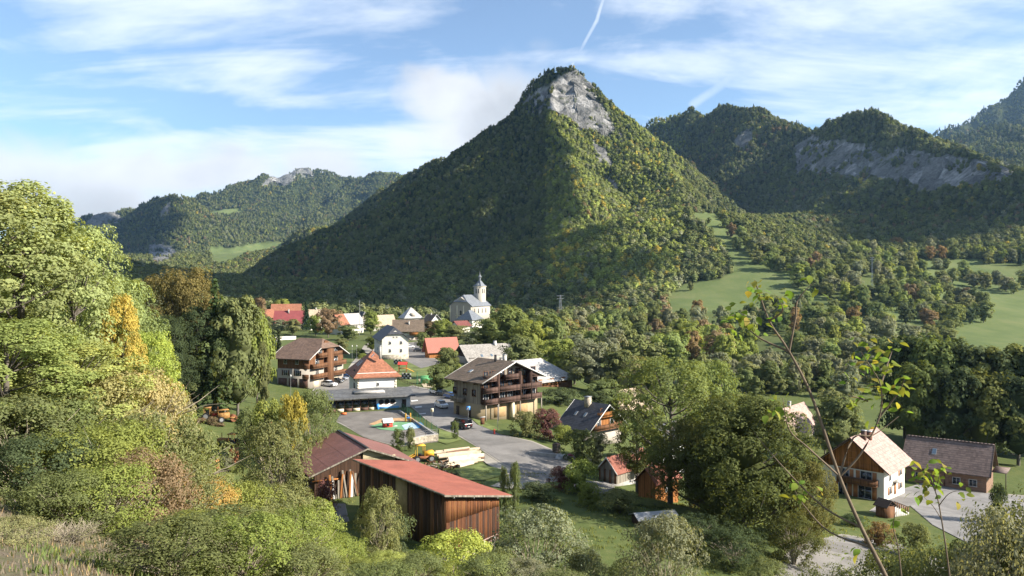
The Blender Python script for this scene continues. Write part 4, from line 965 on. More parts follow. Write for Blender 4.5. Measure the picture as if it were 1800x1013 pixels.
    h = House('farm_building', 'low building with pale grey hipped roof and stacked firewood wall behind the balcony chalet', 226, 938, 43, 1006, 16, 669, cat='building')
    h.walls(WOODB, 0, None); h.roof(R_LIGHT, 5.0, 'x', 1.2, 1.2, (0, 6.5), 0.0)
    for k in range(9): h.B('firewood_stack', (k*1.6+.1, -.5, .2), (k*1.6+1.45, -.05, 1.7+.25*math.sin(k*2.1)), (WOODB, WOODO)[k % 2])
    h = House('chalet', 'wooden chalet with black slate roof and stone chimney right of the purple bush', 166, 1035, 43, 1092, 988, 751)
    L, W, H = h.Lr, h.Ll, h.H
    h.walls(WOODO, 3.6, 'y', split=(2.0, GREYW)); h.roof(R_SLATE, 4.2, 'y', 1.2, 1.2, fascia=TRIM); h.chimney(L*.42, W*.55, 1.1, 1.7, STONE)
    h.balcony('R', .6, L-.4, 2.4, 1.3, .95, WOODB); h.balcony('R', L*.25, L*.8, 5.0, 1.0, .9, WOODO)
    for u in (L*.3, L*.7): h.win('R', u, 2.6, 1.1, 1.7, TRIM)
    for u in (L*.4, L*.6): h.win('R', u, 5.1, 1.0, 1.5, WOODO)
    for u in (W*.3, W*.7): h.win('L', u, .5, 1.0, 1.1, TRIM, off=.04)
    for y in (W*.4, W*.75): h.skylight(L*.22, y, .6, .9, 'y')
    h = House('house', 'brown-roofed wooden house mostly behind the ash tree, beyond the slate chalet', 205, 1092, 40, 1140, 1076, 712)
    h.walls(WOODB, 3.0, 'x'); h.roof(R_BEIGE, 3.6, 'x', 1.0, 1.0); h.win('L', h.Ll/2, 3, 1.0, 1.2)
    # right-hand houses
    h = House('house', 'house with large pink roof half hidden by the autumn tree', 190, 1392, 50, 1432, 1348, 757)
    h.walls(WHITE, 3.4, 'x'); h.roof(R_PINK, 4.6, 'x', 1.3, 1.2); h.win('R', 3, 1, 1, 1.2); h.win('L', 4, 1.5, 1, 1.2); h.chimney(h.Lr*.4, 3, .7, 1.2)
    h = House('white_house', 'white house behind the ash tree, its lit wall showing through the leaves', 142, 1166, 45, 1212, 1140, 772)
    h.walls(PURE, 1.8, 'x'); h.roof(R_SLATE, 2.3, 'x', .9, .9)
    for u in (2.5, 6.0): h.win('R', u, 1.2, 1, 1.2)
    h = House('gabled_house', 'white house with pink roof, wooden gable and orange shutters at right', 138, 1554, 47, 1590, 1446, 820)
    L, W, H = h.Lr, h.Ll, h.H
    h.walls(WHITE, 4.1, 'x'); h.B('gable_boards', (-.05, .05, H-1.2), (-.004, W-.05, H), WOODO)
    pyo('gable_boards', [(-.05, .02, H), (-.05, W-.02, H), (-.05, W/2, H+4.05), (.0, .02, H), (.0, W-.02, H), (.0, W/2, H+4.05)], [[0, 2, 1], [3, 4, 5], [0, 3, 5, 2], [1, 2, 5, 4], [0, 1, 4, 3]], WOODO, h.root)
    h.roof(R_PINK, 4.4, 'x', 1.3, 1.3, t=.2, fascia=TRIMD)
    h.chimney(L*.28, W*.42, .75, 1.3, BROWNP); h.chimney(L*.46, W*.40, .9, 1.1, simple('brick_brown', (.13, .06, .04), .9, .3))
    h.balcony('L', .9, W*.72, 2.7, 1.3, 1.0, WOODB, flowers=True)
    for u, w in ((W*.28, 1.9), (W*.62, 1.3)): h.win('L', u, 2.9, w, 1.9, shut=ORANGE_W, sw=.7)
    for u, w in ((W*.30, 2.2), (W*.66, 1.4)): h.win('L', u, .1, w, 2.1, shut=ORANGE_W, sw=.8)
    h.win('L', W*.5, H+.7, 1.2, 1.1, ORANGE_W)
    for u in (L*.28, L*.78): h.win('R', u, .8, 1.0, 1.3, shut=ORANGE_W); h.win('R', u, 3.2, .9, 1.1, shut=ORANGE_W if u > L/2 else None)
    h.door('R', L*.52, .3, 1.0, 2.1, ORANGE_W); h.B('door_canopy', (L*.42, -1.1, 2.6), (L*.64, .02, 2.75), TRIM)
    h = House('bungalow', 'long low brown house with ridged tile roof, rightmost building', 150, 1734, 52, 9, 1592, 829)
    L, W, H = h.Lr, h.Ll, h.H
    h.walls(SIDING, 2.6, 'y'); h.roof(R_CHECK, 4.3, 'y', .9, .8, fascia=TRIMD); h.skylight(L*.24, W*.66, .8, 1.0, 'y')
    for u, w in ((W*.16, 1.2), (W*.36, 1.2), (W*.82, 1.4)): h.win('L', u, 1.0, w, 1.2, shut=SIDING, sw=.6)
    h.B('downpipe', (-.1, W*.5, 0), (-.02, W*.5+.1, H), BROWNP); h.B('porch_roof', (L*.1, -3.2, H-.2), (L*.7, -.75, H), R_CHECK); h.B('porch_post', (L*.1, -3.1, -.5), (L*.1+.15, -2.95, H-.21), TRIMD)
    for k in range(24):                                                       # ridge tiles
        h.B('ridge_tile', (L/2-.18, -.75+k*(W+1.5)/24, H+4.33), (L/2+.18, -.78+(k+1)*(W+1.5)/24, H+4.47), R_CHECK)
    # garden steps with lattice rail in front of the gabled house
    st = House('entrance_stair', 'wooden entrance stair with lattice railings before the white gabled house', 128, 1572, 30, 5, 4, 2.0, cat='stair')
    for k in range(7): st.B('step', (k*.55, 0, -.8), (k*.55+.52, 1.5, 1.6-k*.22), CONC)
    for y in (-.05, 1.5):
        for k in range(7): st.B('baluster', (k*.55+.1, y, 1.6-k*.22), (k*.55+.4, y+.06, 2.4-k*.22), WOODB)
        slab('handrail', [[(-.1, y-.06, 2.6), (4.0, y-.06, 1.05), (4.0, y+.12, 1.05), (-.1, y+.12, 2.6)]], .1, TRIMD, st.root)
    slab('stair_roof', [[(-2.6, -.5, 1.9), (-1.2, -.5, 2.9), (-1.2, 2.0, 2.9), (-2.6, 2.0, 1.9)], [(-1.2, -.5, 2.9), (.2, -.5, 1.9), (.2, 2.0, 1.9), (-1.2, 2.0, 2.9)]], .1, TRIMD, st.root)
    st.B('stair_wall', (-2.3, -.2, -.8), (-.1, 1.7, 1.85), WOODB)
    # huts
    h = House('log_hut', 'small weathered plank hut with patchy rusty red roof', 128, 1084, 47, 1142, 1054, 827.5, cat='hut')
    h.walls(WOODG, 1.5, 'x', base=CONC, base_h=.3); h.roof(R_RUST, 1.9, 'x', .5, .5, fascia=TRIM, t=.1)
    for k, y in enumerate(np.arange(.12, h.Ll-.1, .34)): h.B('plank', (-.05, y, .3), (-.003, y+.30, h.H-.05), (WOODG, WOODB)[k % 3 == 0])
    h = House('hut', 'little orange plank hut at the foot of the ash tree', 118, 1152, 45, 1192, 1122, 846, cat='hut')
    h.walls(WOODO, 1.4, 'x'); h.roof(R_RUST, 1.7, 'x', .5, .5, t=.1); h.win('R', h.Lr*.5, .8, .8, .7)
build_village()

# ------------------------------------------------------------------ barn and long shed in the timber yard
def build_barn():
    h = House('timber_barn', 'old barn with two-sided maroon sheet roof and leaning grey planks at its gable', 112, 553, 28, 727, 13.5, 831, cat='barn')
    L, W, H = h.Lr, h.Ll, h.H; rise = 2.75; fr = .5
    h.walls(WOODD, rise, 'y', fr=fr)
    # roof as separate sheets, three rows on the left slope
    ohs, ohg = 1.0, 1.0; zr = H+rise+.08; sl = rise/(L*fr)
    rows = 3; ncol = 7
    for side in (-1, 1):
        for r in range(rows if side < 0 else 1):
            for c in range(ncol):
                n = rows if side < 0 else 1; span = L*fr+ohs
                w0, w1 = span*r/n, span*(r+1)/n+.12*(r < n-1); y0, y1 = -ohg+(W+2*ohg)*c/ncol, -ohg+(W+2*ohg)*(c+1)/ncol-.02
                f = lambda w: (L*fr+side*w, zr-w*sl+.015*(n-r)+.006*(c % 2))
                (xa, za), (xb, zb) = f(w0), f(w1)
                p = [(xa, y0, za), (xb, y0, zb), (xb, y1, zb), (xa, y1, za)]
                slab('roof_sheet', [p if side > 0 else p[::-1]], .05, R_BARN, h.root)
    bx('ridge_cap', (L*fr-.25, -ohg, zr+.02), (L*fr+.25, W+ohg, zr+.1), BLACKM, h.root)
    slab('verge_board', [[(L*fr, -ohg-.06, zr+.04), (-ohs, -ohg-.06, zr-(L*fr+ohs)*sl+.04), (-ohs, -ohg+.02, zr-(L*fr+ohs)*sl+.04), (L*fr, -ohg+.02, zr+.04)], [(L*fr, -ohg-.06, zr+.04), (L*fr, -ohg+.02, zr+.04), (L+ohs, -ohg+.02, zr-(L*fr+ohs)*sl+.04), (L+ohs, -ohg-.06, zr-(L*fr+ohs)*sl+.04)][::-1]], .22, WOODG, h.root)
    h.B('beige_panel', (L*.47, -.25, .6), (L*.80, -.02, H+1.35), simple('board_beige', (.36, .30, .19), .85, .15))
    slab('beige_panel', [[(L*.47, -.25, H+rise*.95), (L*.80, -.25, H+rise*.36), (L*.80, -.02, H+rise*.36), (L*.47, -.02, H+rise*.95)]], rise*.9, simple('board_beige', (.36, .30, .19), .85, .15), h.root)
    g = random.Random(3)
    for k in range(17):                                                       # planks leaning at the gable
        u = L*.10+k*L*.36/17; ln = 2.6+1.3*k/17+g.uniform(-.5, .6); tl = g.uniform(-.35, .35); w = g.uniform(.18, .3)
        p = pyo('plank', [(-w/2, 0, 0), (w/2, 0, 0), (w/2, .05, 0), (-w/2, .05, 0), (-w/2, 0, ln), (w/2, 0, ln), (w/2, .05, ln), (-w/2, .05, ln)], [[0, 3, 2, 1], [4, 5, 6, 7], [0, 1, 5, 4], [1, 2, 6, 5], [2, 3, 7, 6], [3, 0, 4, 7]], (WOODG, WOODG, WOODO, TRIM)[k % 4] if k % 7 else WOODB, h.root)
        p.location = (u, -1.0-g.uniform(0, .4), 0.0); p.rotation_euler = (-.22, tl*.5, g.uniform(-.3, .3))
    h.B('orange_beam', (-.4, -.35, H-1.3), (L*.24, -.1, H-1.1), WOODO); h.B('lean_to', (L-.1, .3, -1), (L+.5, 2.5, H-.5), WOODD)
    # long mono-pitch shed
    h = House('plank_shed', 'long wooden shed with red sheet roof and sunlit orange plank end, foreground', 87, 783.5, 38, 877, 632, 869, cat='shed')
    L, W, H = h.Lr, h.Ll, h.H; drop = 1.25
    V = [(0, 0, -2), (L, 0, -2), (L, W, -2), (0, W, -2), (0, 0, H), (L, 0, H-drop), (L, W, H-drop), (0, W, H)]
    pyo('wall', V, [[0, 3, 2, 1], [0, 1, 5, 4], [1, 2, 6, 5], [2, 3, 7, 6], [3, 0, 4, 7], [4, 5, 6, 7]], WOODD, h.root)
    n = 9; oh = .7; s = drop/L
    for c in range(n):
        y0, y1 = -oh+(W+2*oh)*c/n, -oh+(W+2*oh)*(c+1)/n-.015; zz = .1+.012*(c % 2)
        slab('roof_sheet', [[(-.55, y0, H+zz+.55*s), (L+1.35, y0, H+zz-(L+1.35)*s), (L+1.35, y1, H+zz-(L+1.35)*s), (-.55, y1, H+zz+.55*s)]], .06, R_SHED, h.root)
    slab('edge_board', [[(-.62, -oh-.08, H+.17), (L+1.4, -oh-.08, H+.07-(L+1.4)*s), (L+1.4, -oh-.01, H+.07-(L+1.4)*s), (-.62, -oh-.01, H+.17)]], .2, WOODG, h.root)
    slab('edge_board', [[(-.66, -oh-.08, H+.17), (-.57, -oh-.08, H+.17), (-.57, W+oh, H+.17), (-.66, W+oh, H+.17)]], .16, WOODG, h.root)
    mats = [board_mat('end_plank_%s' % q, c, .5, 'y', .1) for q, c in (('orange', (.135, .052, .02)), ('red', (.095, .038, .017)), ('brown', (.048, .026, .017)), ('amber', (.185, .08, .03)))]
    g = random.Random(8); u = .02; k = 0
    while u < L-.05:
        w = min(g.uniform(.17, .27), L-u)
        zt = H-drop*(u/L)-.55; cut = 1.0+.6*u/L+2.1+g.uniform(-.04, .04)
        h.B('plank', (u, -.05-.02*(k % 2), cut+.01), (u+w-.015, -.004, zt-.0), mats[g.choice((0, 0, 1, 3, 3, 0))])
        h.B('plank', (u, -.085-.02*(k % 2), -1.2), (u+w-.015, -.004, cut-.01), mats[g.choice((0, 1, 2, 2, 1))])
        u += w; k += 1
    for u in (.6, L*.45, L*.9): h.B('rafter_end', (u, -.7, H-.30-drop*u/L), (u+.1, -.02, H-.12-drop*u/L), TRIM)
    h.B('plywood_sheet', (-.12, W*.40, .8), (-.04, W*.53, H-.1), simple('plywood', (.30, .22, .11), .85, .25))
    for k in range(26): h.B('side_plank', (-.03-.015*(k % 2), k*W/26, -1.5), (-.002, (k+1)*W/26-.03, H-.08), (WOODD, WOODB)[k % 3 == 0])
    h = House('wooden_rail', 'short pink-grey wooden railing at the shed corner', 84, 815, 35, 4.6, .3, 1.1, cat='railing')
    for k in range(4): h.B('post', (k*1.3, 0, -.6), (k*1.3+.1, .1, 1.1+.35*k*.6), TRIM)
    for z in (.55, 1.0): slab('rail', [[(-.2, -.04, z), (4.4, -.04, z+.9), (4.4, .04, z+.9), (-.2, .04, z)]], .09, simple('wood_pink', (.36, .24, .2), .8, .2), h.root)
build_barn()

# ------------------------------------------------------------------ individual trees and shrubs
VM = {}     # kind -> list of (meshes, height, radius)
def variant(kind, meshes, H, r): VM.setdefault(kind, []).append((meshes, H, r))
for i in range(4): variant('valley', tree_mesh('valley_tree', 200+i, 12, 5.5, .9, 34, 46, .85, ('round', 'tall', 'round', 'fan')[i], .25, core=6, limbs=8, coh=.5, lobe=.08), 12, 5.5)
for i in range(3): variant('garden', tree_mesh('garden_tree', 230+i, 12, 5.0, 1.6, 60, 95, .50, ('round', 'tall', 'round')[i], .23, core=7, limbs=16, coh=.35), 12, 5.0)
for i in range(3): variant('hill', tree_mesh('hill_tree', 250+i, 17, 6.2, 1.5, 165, 165, .24, ('tall', 'round', 'round')[i], .145, core=False, limbs=60, coh=.15), 17, 6.2)
variant('maple', tree_mesh('maple', 270, 19, 9.6, 1.2, 240, 140, .36, 'round', .165, core=4, limbs=50, coh=.1, lobe=.10, trunk_r=.42), 19, 9.6)
variant('ash', tree_mesh('ash', 271, 21, 8.6, 4.5, 130, 120, .36, 'fan', .15, core=False, limbs=50, coh=.0, trunk_r=.36), 21, 8.6)
for i in range(2): variant('spruce', conifer_mesh('spruce', 280+i, 20, 3.6, 34, 13, .75), 20, 3.6)
variant('cypress', tree_mesh('cypress', 290, 6, 1.0, .2, 40, 40, .3, 'tall', .3, core=5, limbs=2, coh=.4), 6, 1.0)
for i in range(3): variant('bush', shrub_mesh('bush', 300+i, 4, 2.6, 46, 90, .22, 10, 'round', .26), 4, 2.6)
for i in range(4): variant('shrub', shrub_mesh('shrub', 320+i, 3.2, 2.3, 140, 105, .095, 26, 'round', .19, twiggy=.25, core=False), 3.2, 2.3)
for i in range(2): variant('willow', shrub_mesh('willow', 340+i, 6, 3.4, 140, 105, .16, 40, 'round', .18, twiggy=.12, core=False), 6, 3.4)
for i in range(2): variant('scrub', shrub_mesh('scrub', 350+i, 2.4, 2.3, 80, 34, .075, 70, 'round', .22, twiggy=1.0, core=False), 2.4, 2.3)
CANON = {'valley': 'broadleaf_tree', 'garden': 'garden_tree', 'hill': 'hillside_tree', 'maple': 'maple_tree', 'ash': 'ash_tree', 'spruce': 'spruce_tree', 'cypress': 'cypress_tree', 'bush': 'bush', 'shrub': 'shrub', 'willow': 'willow_bush', 'scrub': 'thorn_shrub'}
def mixtone(t, jit=.15, gain=1.0):
    c = np.array(TONES[t] if isinstance(t, str) else t)*gain; return tuple(c*random.uniform(1-jit, 1+jit)*np.array([random.uniform(.93, 1.07), 1, 1]))
_cnt = {}
def plant(kind, px, tone, label, base=None, d=None, top=None, H=None, wpx=None, r=None, group=None, v=None, sink=.1):
    """plant at photograph column px, standing where row `base` meets the ground (or at depth d), reaching row `top`"""
    if d is None: p = ground_hit(px, base); d = p.y
    else: p = Vector(((px-CX)/F*d, d, 0)); p.z = hz(p.x, p.y)
    if H is None: H = CZ-(top-HZ)/F*d-p.z
    k = _cnt.get(kind, 0); _cnt[kind] = k+1
    ms, mh, mr = VM[kind][(k if v is None else v) % len(VM[kind])]
    rr = r if r is not None else (wpx/2*d/F if wpx else mr*H/mh)
    e = place_tree(CANON[kind], ms, p-Vector((0, 0, sink)), rr/mr, tone=mixtone(tone, .15, {'valley': 1.4, 'garden': 1.25, 'shrub': 1.2, 'willow': 1.25, 'bush': 1.2, 'hill': 1.2, 'ash': 1.15}.get(kind, 1.0)), label=label, cat='tree' if kind in ('valley', 'garden', 'hill', 'maple', 'ash', 'spruce', 'cypress') else 'shrub', group=group, sz=(H/mh)/(rr/mr), parts=('trunk', 'crown') if kind in ('valley', 'garden', 'hill', 'maple', 'ash', 'spruce', 'cypress') else ('stems', 'foliage'))
    return e
def area(poly, n, gap, seed):
    g = random.Random(seed); xs = [p[0] for p in poly]; ys = [p[1] for p in poly]; out = []; tries = 0
    while len(out) < n and tries < 6000:
        tries += 1; x, y = g.uniform(min(xs), max(xs)), g.uniform(min(ys), max(ys))
        if not poly_in(np.array([x]), np.array([y]), poly)[0]: continue
        if all(abs(x-a)/gap+abs(y-b)/(gap*.42) > 1 for a, b in out): out.append((x, y))
    return sorted(out, key=lambda q: q[1])
ORD = ['first', 'second', 'third', 'fourth', 'fifth', 'sixth', 'seventh', 'eighth', 'ninth', 'tenth', 'eleventh', 'twelfth', 'thirteenth', 'fourteenth', 'fifteenth', 'sixteenth', 'seventeenth', 'eighteenth', 'nineteenth', 'twentieth']
TONE_WORD = {'green': 'green', 'lime': 'yellow-green', 'olive': 'olive', 'dark': 'dark green', 'yellow': 'yellow', 'rust': 'rusty', 'grey': 'grey-green', 'fir': 'dark spire-shaped', 'fresh': 'fresh green', 'wine': 'wine-red', 'brown': 'brownish'}
def nth(k): return ORD[k] if k < len(ORD) else '%dth' % (k+1)
def wood(poly, n, gap, seed, where, group, tones, hh=(8, 14), rr=(3.6, 6.2), kind='valley', fir=0.0, noun='tree', base_off=0):
    """individual trees of a wood; each label counts the trees of that colour from the left"""
    g = random.Random(seed+1); seen = {}
    for x, y in sorted(area(poly, n, gap, seed)):
        t = 'fir' if g.random() < fir else g.choice(tones); k = seen.get(t, 0); seen[t] = k+1
        lab = '%s %s %s from the left %s' % (nth(k), TONE_WORD[t], noun, where)
        if t == 'fir': plant('spruce', x, t, lab, base=y, H=g.uniform(14, 20), r=g.uniform(2.6, 3.6), group=group)
        else: plant(kind, x, t, lab, base=y+base_off, H=g.uniform(*hh), r=g.uniform(*rr), group=group)
def build_trees():
    # hillside at left
    for px, d, top, r, tone, lab in [(35, 47, 322, 6.2, (.145, .158, .055), 'tallest olive-green tree at the left edge'), (128, 54, 398, 4.5, (.13, .158, .052), 'light green tree on the left bank, second from the edge'), (206, 64, 484, 4.4, (.125, .155, .05), 'green tree in the middle of the left bank'),
        (258, 78, 570, 4.2, (.15, .175, .045), 'green tree at the right end of the left bank beside the path'), (-60, 44, 330, 6.5, (.145, .158, .055), 'olive tree cut by the left picture edge'), (60, 70, 420, 5.6, (.13, .145, .05), 'tree behind the tallest one on the left bank'), (165, 84, 505, 5.2, (.12, .14, .045), 'darker tree behind the middle of the left bank'), (10, 36, 560, 4.4, (.14, .18, .045), 'lower dark green tree under the tallest tree at left'), (110, 40, 600, 4.4, (.17, .20, .05), 'small green tree low on the left bank')]:
        plant('hill', px, tone, lab, d=d, top=top, r=r)
    plant('hill', 214, (.24, .20, .03), 'yellow-leaved young tree among the green trees on the left bank', d=52, top=520, r=2.3)
    plant('hill', 262, (.17, .20, .03), 'bright lime young tree at the right edge of the left bank', d=58, top=585, r=2.6)
    # group behind the machine field
    plant('maple', 318, (.105, .092, .028), 'big round tree with rusty crown above the machine field', d=178, top=478, r=9.0); plant('maple', 296, 'dark', 'dark tree under the rusty crown', d=165, top=560, r=7); plant('hill', 352, 'dark', 'dark green tree left of the tall spruce', d=172, top=540, r=6.5)
    plant('spruce', 378, (.05, .07, .022), 'tall spruce between the rusty tree and the chalet', d=172, top=488, r=4.8)
    for px, top, tone, r, lab in ((418, 528, 'olive', 6.0, 'olive tree right of the tall spruce'), (452, 548, 'lime', 4.6, 'yellow-green tree just left of the chalet'), (395, 590, 'green', 5.2, 'lower green tree with bare trunk by the machine field'), (340, 610, 'green', 6, 'low broad tree at the far end of the field path')): plant('garden', px, tone, lab, d=172 if px != 452 else 190, top=top, r=r)
    plant('garden', 462, 'olive', 'slim thin tree before the chalet corner', d=176, top=600, r=1.8)
    # village trees
    plant('spruce', 538, 'fir', 'tall dark spruce beside the dull red roof', d=462, top=527, r=3.6)
    V = [(457, 470, 524, 4.6, 'brown', 'brownish round tree at the far left of the village'), (495, 520, 527, 7, 'lime', 'light green tree behind the orange roofs'), (470, 455, 556, 4, 'olive', 'olive tree before the leftmost orange roof'), (490, 440, 562, 5, 'grey', 'grey-green orchard tree below the dull red roof, left one'), (515, 435, 562, 4.6, 'olive', 'grey-green orchard tree below the dull red roof, right one'),
         (555, 425, 553, 5.5, 'lime', 'yellow-green tree right of the spruce'), (577, 415, 543, 6.5, 'brown', 'reddish brown bare-looking tree before the half-orange roof'), (612, 395, 573, 6, 'green', 'green tree on the lawn under the half-orange roof'), (652, 432, 547, 5.5, 'lime', 'yellow-green tree between pale roof and beige farmhouse'), (690, 520, 549, 4, 'green', 'tree behind the beige farmhouse'),
         (757, 400, 566, 5.5, 'brown', 'brownish tree right of the white brown-roofed house'), (778, 390, 562, 6.5, 'lime', 'light green tree below the church, left one'), (803, 370, 572, 6.5, 'olive', 'olive tree below the church, middle one'), (830, 350, 583, 6, 'grey', 'grey-green tree below the presbytery'), (895, 315, 538, 10.5, 'fresh', 'large bright green tree right of the church'), (862, 330, 560, 8, 'fresh', 'bright green tree touching the church wall'), (932, 300, 566, 8, 'lime', 'yellow-green tree right of the large bright tree'), (915, 275, 590, 7, 'olive', 'lower olive tree behind the grey roof'),
         (772, 205, 641, 3.8, 'green', 'dense green tree beside the parked cars'), (786, 238, 612, 4.0, 'green', 'tree between red hut and grey roof'), (806, 230, 640, 1.6, 'lime', 'thin young tree before the grey roof')]
    for px, d, top, r, tone, lab in V: plant('garden', px, tone, lab, d=d, top=top, r=r)
    for px, d, top, lab in ((481, 300, 580, 'dark cypress by the white garden wall, left one'), (490, 296, 577, 'dark cypress by the white garden wall, right one')): plant('cypress', px, 'dark', lab, d=d, top=top, r=1.3)
    # between village and far meadows
    for px, d, top, r, tone, lab in [(1040, 235, 600, 7.5, 'grey', 'grey-green tree behind the firewood building'), (1088, 232, 618, 6.0, 'olive', 'drooping olive tree beyond the slate chalet'), (1120, 222, 628, 5.6, (.13, .12, .05), 'pale yellowish tree right of the drooping one'), (1010, 250, 615, 7, 'green', 'green tree just right of the pale grey roof'), (985, 262, 598, 7, 'lime', 'yellow-green tree behind the pale grey roof'), (1150, 215, 640, 6.5, 'green', 'green tree beyond the brown-roofed house'), (1062, 205, 668, 5, 'green', 'low green tree between slate chalet and firewood building')]:
        plant('garden', px, tone, lab, d=d, top=top, r=r)
    plant('ash', 1178, 'fresh', 'tall airy ash tree before the white house, trunk showing', d=116, top=632)
    plant('ash', 1250, 'fresh', 'second ash tree right behind the first', d=132, top=640, r=7.5)
    plant('ash', 1120, 'green', 'smaller ash leaning toward the slate chalet', d=124, top=690, r=5.5)
    plant('maple', 1308, (.066, .076, .022), 'huge dark maple with orange-tinged top in the right foreground', d=102, top=700, r=9.2)
    plant('maple', 1235, (.075, .085, .026), 'broad dark maple left of the huge one', d=110, top=742, r=6.5); plant('maple', 1408, (.085, .085, .024), 'yellow-green maple right of the huge one beside the gabled house', d=100, top=812, r=4.4)
    plant('maple', 1245, (.13, .09, .025), 'small rusty maple at the foot of the ash', d=114, top=772, r=4.0)
    # right-hand wood
    for i, (px, d, top, r) in enumerate([(1590, 205, 598, 8), (1640, 200, 592, 9), (1700, 198, 604, 9), (1760, 195, 612, 9), (1810, 192, 618, 9), (1615, 188, 640, 7), (1672, 184, 650, 7.5), (1730, 182, 655, 7.5), (1790, 180, 660, 7.5), (1850, 190, 610, 9)]):
        plant('garden', px, ('dark', (.06, .078, .022), 'dark', (.075, .085, .024))[i % 4], '%s tall dark tree from the left, %s row of the wood behind the bungalow' % (nth((0, 1, 2, 3, 4, 0, 1, 2, 3, 5)[i]), 'front' if d < 189 else 'back'), d=d, top=top, r=r, group='trees of the dark wood behind the bungalow')
    plant('garden', 1476, 'olive', 'olive tree behind the gabled house', d=172, top=698, r=6.5); plant('garden', 1450, 'grey', 'small grey-green tree left of the olive one', d=182, top=725, r=3.4)
    T1 = ['green', 'olive', 'grey', 'green', 'dark', 'lime', 'olive', 'green', 'fresh', 'grey']; T2 = ['grey', 'olive', 'grey', 'green']
    wood([(1262, 392), (1300, 412), (1345, 440), (1400, 462), (1480, 488), (1540, 525), (1520, 545), (1440, 522), (1390, 500), (1330, 472), (1290, 440)], 44, 18, 1, 'in the strip along the steep meadow\'s right edge', 'trees along the steep meadow', T1+['brown'], (12, 19), (6, 9.5))
    wood([(1330, 555), (1400, 545), (1500, 555), (1570, 585), (1560, 610), (1480, 612), (1400, 600), (1320, 585)], 42, 19, 2, 'in the wood below the steep meadow', 'trees below the steep meadow', T1+['rust'], (12, 19), (5.5, 9))
    wood([(1540, 510), (1600, 510), (1660, 525), (1735, 545), (1745, 570), (1690, 582), (1600, 578), (1550, 550)], 46, 19, 3, 'in the clump amid the right-hand meadows', 'trees amid the right-hand meadows', T1+['brown'], (12, 19), (5.5, 9))
    wood([(1585, 596), (1670, 588), (1676, 604), (1590, 614)], 9, 14, 4, 'in the small thicket on the meadow', 'trees of the small meadow thicket', T2, (8, 12), (5, 7.5))
    wood([(1700, 494), (1810, 500), (1810, 520), (1710, 513)], 9, 22, 5, 'in the hedge at the far right meadow', 'trees of the right meadow hedge', T1, (11, 17), (6, 9))
    wood([(1470, 440), (1560, 425), (1620, 425), (1720, 445), (1810, 450), (1810, 472), (1640, 462), (1580, 500), (1500, 485)], 46, 19, 6, 'in the wood below the grey cliffs', 'trees below the grey cliffs', T1+['rust', 'lime'], (12, 19), (6, 9), fir=.1)
    wood([(945, 600), (1000, 580), (1100, 570), (1200, 570), (1320, 570), (1335, 610), (1315, 655), (1240, 660), (1150, 650), (1040, 640), (960, 640)], 64, 25, 7, 'in the broad wood between village and steep meadow', 'trees between village and steep meadow', T1+['rust', 'brown', 'lime'], (12, 20), (6, 9.5))
    wood([(1300, 655), (1400, 645), (1500, 665), (1560, 670), (1560, 695), (1470, 705), (1380, 695), (1310, 685)], 28, 24, 8, 'in the riverside row behind the pink roof', 'riverside willows', T2, (8, 12), (4, 6), noun='willow')
    wood([(1390, 615), (1480, 617), (1560, 625), (1570, 655), (1480, 650), (1400, 640)], 24, 22, 9, 'in the dark thicket beyond the riverside willows', 'trees beyond the riverside willows', T1, (10, 15), (5, 7.5))
    wood([(1290, 416), (1340, 438), (1400, 462), (1470, 478), (1560, 470), (1560, 490), (1480, 492), (1400, 478), (1330, 452)], 34, 15, 10, 'in the upper edge wood above the meadow strip', 'trees of the upper edge wood', T1, (12, 18), (5.5, 8.5))
    wood([(1180, 655), (1300, 640), (1400, 650), (1560, 690), (1560, 712), (1440, 722), (1300, 700), (1200, 690)], 22, 30, 12, 'on the flat meadow behind the maples', 'trees on the flat meadow', T2+['olive', 'green'], (6, 11), (3, 5))
    wood([(1590, 478), (1640, 470), (1700, 474), (1705, 500), (1650, 515), (1600, 505)], 14, 18, 14, 'in the group left of the far right meadow', 'trees left of the far right meadow', T1, (11, 17), (5.5, 8))
    for px, d, top, r, tone, lab in ((600, 330, 596, 3.2, 'olive', 'small olive tree beside the lane'), (632, 300, 612, 2.6, 'green', 'round green tree left of the white house'), (655, 330, 592, 3.0, 'lime', 'yellow-green tree behind the white house'), (742, 330, 585, 3.2, 'green', 'green tree between brown-roofed house and red hut'), (676, 420, 572, 3.5, 'olive', 'olive tree before the beige farmhouse')): plant('garden', px, tone, lab, d=d, top=top, r=r)
